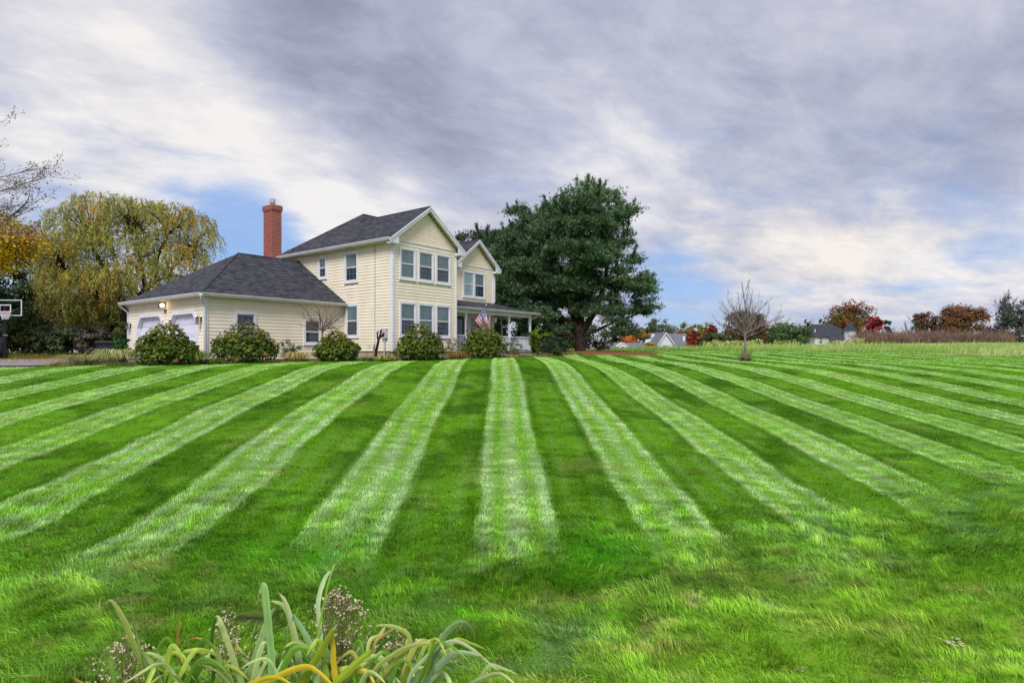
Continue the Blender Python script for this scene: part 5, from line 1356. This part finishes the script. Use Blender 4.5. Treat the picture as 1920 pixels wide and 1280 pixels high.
def dark_house():
    Y = 125; x, y, g = at(1565, Y); s = Y/F; o = thing('far_house', 'white house with dark hipped roof and pointed turret behind the brown brush', 'house', (x, y, g), R(10))
    def X(p): return (p-1565)*s
    za, ze = hpx(606, Y)-g, hpx(629, Y)-g
    MB().box(XYZ, X(1524), X(1612), 0, 9, 0, ze-.1).build('wall', m_cream2, o)
    MB().slab([(X(1518),-.4,ze-.2),(X(1614),-.4,ze-.2),(X(1590),4.5,za),(X(1548),4.5,za)], .15).slab([(X(1518),-.4,ze-.2),(X(1548),4.5,za),(X(1518),9.4,ze-.2)], .15)\
        .slab([(X(1614),-.4,ze-.2),(X(1614),9.4,ze-.2),(X(1590),4.5,za)], .15).slab([(X(1518),9.4,ze-.2),(X(1548),4.5,za),(X(1590),4.5,za),(X(1614),9.4,ze-.2)], .15).build('roof', m_shingle, o, planar=True)
    zt = hpx(602, Y)-g; z2 = hpx(620, Y)-g
    MB().tube([(X(1592),-.6,0),(X(1592),-.6,z2)], 1.15, 8).build('turret', m_cream2, o)
    t = MB(); cx_, cy_ = X(1592), -.6; k = 8
    ring = [(cx_+1.45*math.cos(2*math.pi*i/k), cy_+1.45*math.sin(2*math.pi*i/k), z2) for i in range(k)]
    t.add(ring+[(cx_,cy_,zt)], [(i, (i+1)%k, k) for i in range(k)]+[tuple(range(k))[::-1]]); t.build('turret_roof', m_shingle, o, planar=True)
    zf, zg = hpx(634,Y)-g, hpx(648,Y)-g
    MB().slab([(X(1530),-4,zg),(X(1585),-4,zg),(X(1575),-.3,zf+.4),(X(1552),-.3,zf+.4)], .15).slab([(X(1552),-.3,zf+.4),(X(1575),-.3,zf+.4),(X(1580),1,zf),(X(1540),1,zf)], .1).build('porch_roof', m_shingle, o, planar=True)
    MB().box(FRONT(-.02), X(1534), X(1538), 0, .05, ze-1.6, ze-.5).build('window', m_glass_dn, o)
    v = MB().box(XYZ, X(1532), X(1533), 1.2, 1.4, ze+.5, ze+1.4); v.build('vent', m_white, o)
dark_house()
def arbour():
    Y = 105; x, y, g = at(1594, Y); s = Y/F; o = thing('arbour', 'white arched garden arbour rail in front of the turret house', 'arbour', (x, y, g))
    zb = hpx(646,Y)-g; zt = hpx(634.5,Y)-g; m = MB()
    m.tube([(-1.45*math.cos(t), 0, zb-.3+(zt-zb+.3)*math.sin(t)) for t in np.linspace(0, math.pi, 14)], .07, 6)
    for t in np.linspace(.5, 2.64, 8): m.tube([(-1.4*math.cos(t),0,zb-1.2), (-1.4*math.cos(t),0,zb-.3+(zt-zb+.3)*math.sin(t))], .03, 5)
    m.tube([(-1.5,0,-.1),(-1.5,0,zb)], .06, 6).tube([(1.5,0,-.1),(1.5,0,zb)], .06, 6).box(XYZ, -1.7, 1.7, -.05, .05, zb-.12, zb)
    m.box(XYZ, 1.0, 2.4, -.06, .06, zt-.05, zt+.1).tube([(2.2,0,-.1),(2.2,0,zt)], .05, 6)
    m.build('arch', m_white, o)
arbour()

# ------------------------------------------------------------------ basketball hoop and bin
def hoop():
    Y = 33; x, y, g = at(8, Y); s = Y/F; o = thing('basketball_hoop', 'black basketball hoop with clear backboard at the left edge beside the driveway', 'basketball hoop', (x, y, g))
    def X(p): return (p-8)*s
    def X(p, dy=-.62): return (p-960)/F*(Y+dy)-x
    zt, zb = hpx(562,Y-.62)-g, hpx(592,Y-.62)-g
    m = MB(); m.box(XYZ, -.075, .075, -.06, .06, 0, zb+.1); m.build('pole', m_black, o)
    m = MB()
    for zq in (zb+.2, zb+.6): m.tube([(0,0,zq-.3),(X(10),-.6,zq)], .04, 6)
    m.box(XYZ, X(10)-.05, X(10)+.05, -.6, -.55, zb+.15, zb+.68); m.build('arm', m_black, o)
    gl = bpy.data.materials.new('clear_board'); gl.use_nodes = True; b = gl.node_tree.nodes['Principled BSDF']
    b.inputs['Transmission Weight'].default_value = 1; b.inputs['Roughness'].default_value = .02; b.inputs['IOR'].default_value = 1.05; b.inputs['Base Color'].default_value = (.9,.93,.93,1)
    bd = MB().box(XYZ, X(-21)+.03, X(41)-.03, -.62, -.61, zb+.03, zt-.03).build('backboard', gl, o)
    m = MB()
    def ring(x0, x1, z0, z1, w, y0, y1): m.box(XYZ,x0,x1,y0,y1,z0,z0+w).box(XYZ,x0,x1,y0,y1,z1-w,z1).box(XYZ,x0,x0+w,y0,y1,z0+w,z1-w).box(XYZ,x1-w,x1,y0,y1,z0+w,z1-w)
    ring(X(-21), X(41), zb, zt, .04, -.64, -.60); ring(X(-1), X(21), zb+.2, zb+.62, .05, -.635, -.625); m.build('board_frame', m_white, bd)
    rz = hpx(585.5, Y-.87)-g; cx_ = X(10,-.87)
    pts = [(cx_+.23*math.cos(t), -.87+.23*math.sin(t), rz) for t in np.linspace(0, 2*math.pi, 21)]
    rm = MB().tube(pts, .012, 6, cap=False).box(XYZ, cx_-.1, cx_+.1, -.66, -.62, rz-.08, rz+.02).build('rim', mat('rim_red', lin((214,66,58)), .4), o)
    nt_ = MB()
    for i in range(12):
        for sg in (-1, 1):
            p = []
            for k in range(6):
                t = 2*math.pi*(i/12)+sg*k*.26; r_ = .225-.02*k-(.0 if k < 4 else -.01); p.append((cx_+r_*math.cos(t), -.87+r_*math.sin(t), rz-.075*k))
            nt_.tube(p, .009, 4, cap=False)
    nt_.build('net', m_white, rm)
    b0 = MB().prism(XYZ, [(-.9,0),(-.12,0),(-.12,.35),(-.3,.9),(-.6,1.25),(-.9,1.25)], -.4, .4); b0.build('base', m_plastic, o)
    MB().box(XYZ, -.5, -.16, -.42, -.40, .35, .8).build('sticker_panel', m_grey, o)
    MB().tube([(0,-.07,1.35),(.2,-.12,1.33),(.3,-.12,1.3)], .015, 6).build('crank_handle', m_grey, o)
hoop()
def bin_():
    Y = 29; x, y, g = at(200, Y); o = thing('wheeled_bin', 'black wheeled rubbish bin with flat lid behind the long grass clump', 'bin', (x, y, g), R(25))
    m = MB(); H = hpx(641, Y)-g
    a, b = .30, .38; z0, z1 = .08, H-.04
    v = [(-a,-a,z0),(a,-a,z0),(a,a,z0),(-a,a,z0),(-b,-b,z1),(b,-b,z1),(b,b,z1),(-b,b,z1)]
    m.add(v, [(3,2,1,0),(0,1,5,4),(1,2,6,5),(2,3,7,6),(3,0,4,7),(4,5,6,7)]); m.box(XYZ, -.41, .41, -.41, .41, z1-.06, z1-.003)
    m.box(XYZ, -.06, .06, -.36, -.33, .3, z1-.1); m.build('body', m_plastic, o)
    l = MB().add([(-.44,-.46,z1),(.44,-.46,z1),(.44,.46,z1+.02),(-.44,.46,z1+.02),(-.38,-.38,z1+.07),(.38,-.38,z1+.07),(.38,.42,z1+.10),(-.38,.42,z1+.10)], [(3,2,1,0),(0,1,5,4),(1,2,6,5),(2,3,7,6),(3,0,4,7),(4,5,6,7)])
    l.build('lid', m_plastic, o)
    for sg in (-1, 1): MB().tube([(sg*.30,.34,.12),(sg*.36,.34,.12)], .12, 16).build('wheel', m_black, o)
    MB().tube([(-.3,.42,z1-.05),(-.3,.52,z1-.02),(.3,.52,z1-.02),(.3,.42,z1-.05)], .015, 6).build('handle', m_black, o)
bin_()

# ------------------------------------------------------------------ foreground irises and dry asters
def cat_spline(pts, n):
    pts = [np.array(p, float) for p in pts]; P = [2*pts[0]-pts[1]]+pts+[2*pts[-1]-pts[-2]]; out = []
    for i in range(1, len(P)-2):
        for k in range(n):
            t = k/n; a, b, c, d = P[i-1:i+3]
            out.append(.5*((2*b)+(-a+c)*t+(2*a-5*b+4*c-d)*t*t+(-a+3*b-3*c+d)*t**3))
    out.append(pts[-1]); return out
def iris_clump(label, px0, Y0, leaves):
    x, y, g = at(px0, Y0); o = thing('iris_plant', label, 'plant', (x, y, g), 0, 'iris plants in the foreground')
    V = []; Fs = []; C = []
    rr_ = random.Random(px0)
    for i in range(10):                          # shorter leaves filling the base of the plant
        bx = px0+rr_.uniform(-75,75); dr = rr_.choice((-1,1)); tp_ = rr_.uniform(1200,1262); sp2 = rr_.uniform(12,60)
        cols = rr_.choice(((BG,PG),(DK,GR),(GR,GY),((120,150,90),PG),((150,160,60),(196,196,110)),(DK,(110,140,50))))
        leaves.append(([(bx,1310),(bx+dr*sp2*.3,(1310+tp_)/2),(bx+dr*sp2*.75,tp_),(bx+dr*sp2*1.3,tp_+rr_.uniform(0,8)),(bx+dr*sp2*1.9,tp_+rr_.uniform(14,40))], rr_.uniform(6,11), cols[0], cols[1], rr_.uniform(-.2,.2)))
    for (pts, w, c0, c1, dy) in leaves:
        Yb = Y0+random.uniform(-.12,.12)
        sp_ = []
        n = len(pts)
        for i, (a, b) in enumerate(pts):
            Yi = Yb+dy*i/(n-1); sp_.append(np.array([(a-960)/F*Yi, Yi, (HZ-b)*Yi/F]))
        a0 = sp_[0]; root = np.array([x+(a0[0]-x)*.35, y+random.uniform(-.06,.06), g-.02]); sp_.insert(0, a0*.45+root*.55); sp_.insert(0, root)
        S = cat_spline(sp_, 7); m_ = len(S); o_ = len(V)
        c0_, c1_ = np.array(lin(c0)), np.array(lin(c1)); wm = w/F*Yb*1.12
        roll = random.uniform(-.2,.2); NC = 7; vein = [random.uniform(.80,1.14) for _ in range(NC)]; brown = random.random() < .6
        for i, p in enumerate(S):
            t = i/(m_-1); d = S[min(i+1, m_-1)]-S[max(i-1, 0)]; d /= np.linalg.norm(d)+1e-9
            sd_ = np.cross(d, np.array([0.12+roll*(.4+t), 1., -.15])); sd_ /= np.linalg.norm(sd_)+1e-9; nn = np.cross(sd_, d)
            wd = wm/2*min(1, .55+t*2.2)*(1-max(0, (t-.62)/.38)**1.5*.95)*(1+.05*math.sin(i*1.7+w))
            cc = c0_*(1-t**1.3)+c1_*t**1.3
            if brown and t > .93: cc = cc*.35+np.array(lin((150,112,70)))*.65
            cc = cc*random.uniform(.94,1.06)
            for q in range(NC):
                u_ = -1+2*q/(NC-1); V.append(p-x_off(x,y,g)+sd_*wd*u_+nn*wd*.20*(abs(u_)*1.6-.6)); C.append(cc*vein[q]*(1.12 if q in (0, NC-1) else 1))
        for i in range(m_-1):
            for q in range(NC-1):
                b = o_+NC*i+q; Fs.append((b,b+1,b+NC+1,b+NC))
    link('leaves', np_mesh('leaves', np.array(V), np.array(Fs), np.array(C), True), m_iris, o)
def x_off(x, y, g): return np.array([x, y, g])
GR, GY, BG, YE, DK, ST = (128,178,60), (190,206,84), (156,196,118), (222,200,52), (66,112,30), (200,172,84)
PG = (204,222,140)
iris_clump('iris plant with tall hooked leaf, leftmost in the foreground', 290, 2.75, [
    ([(275,1262),(252,1215),(232,1165),(212,1130),(200,1126)], 13, (88,136,34), (196,206,120), -.05),
    ([(268,1240),(256,1195),(248,1150),(243,1100)], 4, (96,130,50), (120,140,60), .1),
    ([(300,1290),(285,1250),(268,1225),(258,1215)], 13, BG, PG, -.1),
    ([(305,1300),(312,1250),(290,1228),(264,1222)], 10, BG, PG, .1),
    ([(340,1300),(318,1252),(292,1246),(262,1262),(225,1285)], 6, PG, PG, -.2),
    ([(350,1305),(330,1270),(305,1266),(270,1290)], 8, PG, GY, -.3),
    ([(120,1310),(90,1278),(62,1266),(30,1268)], 9, GY, YE, -.2),
    ([(150,1310),(165,1290),(140,1272),(125,1262)], 5, ST, ST, -.1)])
iris_clump('iris plant with bent brown tips, second from the left in the foreground', 395, 2.85, [
    ([(372,1290),(362,1245),(350,1200),(341,1168)], 6, DK, (96,124,40), .1),
    ([(345,1262),(334,1230),(333,1190),(337,1168),(341,1169)], 5, (120,90,50), (200,150,80), -.05),
    ([(420,1290),(410,1240),(398,1210),(370,1196),(350,1202),(336,1211)], 4, YE, (150,110,90), .15),
    ([(440,1310),(420,1250),(385,1222),(352,1220),(336,1226)], 10, PG, GY, -.1),
    ([(335,1300),(338,1262),(355,1234),(385,1222),(410,1232)], 6, GY, GY, -.2),
    ([(358,1300),(357,1260),(352,1225)], 9, BG, (150,180,130), 0),
    ([(455,1300),(440,1245),(425,1200),(412,1165),(407,1156),(402,1158)], 10, (120,156,84), (196,204,130), .1),
    ([(400,1260),(396,1215),(398,1180),(403,1160),(408,1157)], 7, DK, (80,120,40), -.1),
    ([(430,1290),(410,1262),(385,1248),(368,1246)], 6, BG, PG, -.1),
    ([(460,1300),(440,1262),(452,1225),(470,1205)], 7, DK, GR, .1),
    ([(500,1290),(470,1275),(440,1262),(430,1270)], 7, YE, YE, -.25)])
iris_clump('iris plant with the tallest upright blue-green leaves in the middle foreground', 520, 2.8, [
    ([(509,1290),(508,1235),(503,1180),(497,1120),(494,1098),(490,1102),(483,1122)], 14, (126,178,104), (160,196,112), .05),
    ([(568,1300),(560,1240),(548,1180),(535,1130),(520,1108)], 14, (96,140,40), (200,208,150), .05),
    ([(462,1290),(478,1230),(495,1180),(508,1148),(520,1138)], 11, (120,158,96), (180,200,140), .0),
    ([(575,1300),(552,1190),(535,1140),(515,1128),(505,1128)], 8, BG, PG, .1),
    ([(600,1290),(592,1240),(575,1195),(550,1155),(545,1160)], 10, BG, (160,190,150), -.1),
    ([(530,1310),(560,1285),(590,1240),(625,1180),(624,1183)], 13, (96,136,32), (150,170,50), -.1),
    ([(627,1300),(625,1240),(624,1200),(623,1186)], 10, YE, YE, -.1),
    ([(560,1300),(545,1250),(536,1200),(540,1170)], 8, (120,140,40), DK, .1),
    ([(585,1300),(590,1250),(575,1215),(550,1205),(530,1215)], 10, BG, PG, -.15),
    ([(640,1300),(630,1255),(600,1205),(580,1200)], 12, (110,160,120), BG, 0),
    ([(480,1300),(520,1268),(570,1250),(600,1262),(640,1300)], 10, (210,196,70), (222,190,50), -.3),
    ([(430,1310),(480,1278),(520,1270),(560,1290)], 9, (216,200,60), YE, -.35),
    ([(590,1290),(600,1200),(596,1130),(608,1085),(622,1068),(632,1066)], 9, (150,186,120), (176,202,150), .3),
    ([(622,1070),(645,1072),(660,1090),(665,1098)], 3, GR, ST, .3)])
iris_clump('iris plant with broad arching yellow-green leaves right of centre foreground', 690, 2.8, [
    ([(620,1300),(655,1255),(690,1225),(702,1216)], 12, (150,180,50), (170,196,60), -.1),
    ([(700,1290),(760,1215),(765,1190),(740,1175),(712,1172),(700,1176)], 8, (150,160,60), (176,196,110), .05),
    ([(764,1290),(764,1250),(760,1215)], 6, YE, (150,160,50), .0),
    ([(580,1310),(620,1265),(660,1254),(690,1262),(710,1300)], 12, (150,186,110), (224,200,70), -.2),
    ([(705,1300),(706,1262),(702,1244),(694,1240)], 10, BG, (150,180,140), -.1),
    ([(700,1262),(740,1225),(780,1208),(825,1208),(850,1222),(866,1243)], 8, (150,170,80), (190,196,120), -.1),
    ([(690,1210),(712,1190),(720,1175),(716,1172)], 6, PG, ST, .1),
    ([(700,1215),(720,1190),(745,1175),(760,1168)], 4, ST, (120,90,84), .1),
    ([(690,1300),(690,1270),(720,1264),(745,1275),(760,1300)], 9, PG, PG, -.2),
    ([(650,1300),(668,1240),(685,1195),(705,1176)], 4, DK, GR, .1),
    ([(700,1240),(718,1205),(742,1192)], 6, DK, (70,100,40), .1)])
iris_clump('iris plant with silvery arching leaves, rightmost in the foreground', 820, 2.75, [
    ([(795,1300),(812,1240),(830,1195),(850,1172),(870,1167),(885,1180),(892,1205)], 10, (140,176,120), (90,120,50), .0),
    ([(805,1260),(818,1215),(828,1185)], 8, (130,166,140), (170,196,160), .1),
    ([(765,1280),(800,1230),(835,1205),(860,1203),(890,1220),(920,1245),(948,1266)], 6, (150,184,140), (196,200,150), -.1),
    ([(790,1290),(820,1250),(850,1226),(880,1224),(908,1232)], 10, (140,178,130), (180,204,150), -.2),
    ([(800,1300),(828,1262),(846,1285),(850,1310)], 8, (150,186,150), PG, -.2),
    ([(880,1290),(910,1270),(940,1264),(975,1290)], 9, (170,190,120), PG, -.3),
    ([(770,1300),(790,1258),(820,1258),(800,1290)], 8, (110,150,110), BG, 0),
    ([(790,1300),(786,1260),(795,1240),(775,1252)], 6, (70,110,40), GR, .1)])
def aster(label, px, Y, w, top, bot, n):
    x, y, g = at(px, Y); s = Y/F; o = thing('dried_aster', label, 'plant', (x, y, g), 0, 'dried asters among the foreground irises')
    segs = []; P = []
    zt = hpx(top, Y)-g; zb = hpx(bot, Y)-g
    for i in range(n):
        a = random.gauss(0, .38)*w*s; q = random.uniform(-.5,.5)*w*s*.6; z = zb+(zt-zb)*(1-random.random()**1.4)*(1-.35*abs(a)/(w*s*.6+1e-6)*.8)
        P.append((a, q, z)); 
        if i % 5 == 0: segs += [(np.array([a*.15,q*.15,-.02]), np.array([a*.5,q*.5,z*.6]), .0028, .0022), (np.array([a*.5,q*.5,z*.6]), np.array([a,q,z]), .0022, .0010)]
        else:
            b = np.array([a*.75+random.gauss(0,.012), q*.75, z-.05-.05*random.random()]); segs.append((b, np.array([a,q,z]), .0014, .0007))
    P = np.array(P); PP = np.repeat(P, 7, axis=0)+rng.normal(size=(len(P)*7,3))*.0035
    link('seed_heads', cards_mesh('seed_heads', PP, .0050, pal_pick([(232,222,192),(244,236,212),(206,188,150),(160,134,96)], len(PP), .15), aspect=.8), m_leaf, o)
    V, Fq = seg_mesh(segs, 3); link('stems', np_mesh('stems', V, Fq), mat('aster_stems', rough=.9, build=noisy(lin((104,84,66)), lin((126,124,76)), 8)), o)
aster('tall dried aster with fluffy white heads between the middle and right irises', 632, 3.0, 74, 1100, 1235, 300)
aster('dried aster with white heads low at the left end of the irises', 235, 2.95, 90, 1195, 1290, 170)
aster('dried aster low between the second and middle irises', 450, 3.05, 110, 1195, 1290, 160)
aster('dried aster with white heads right of the broad arching leaves', 745, 3.0, 110, 1190, 1290, 180)
aster('thin dried aster stem left of the upright blue-green leaf', 425, 3.1, 40, 1140, 1230, 70)
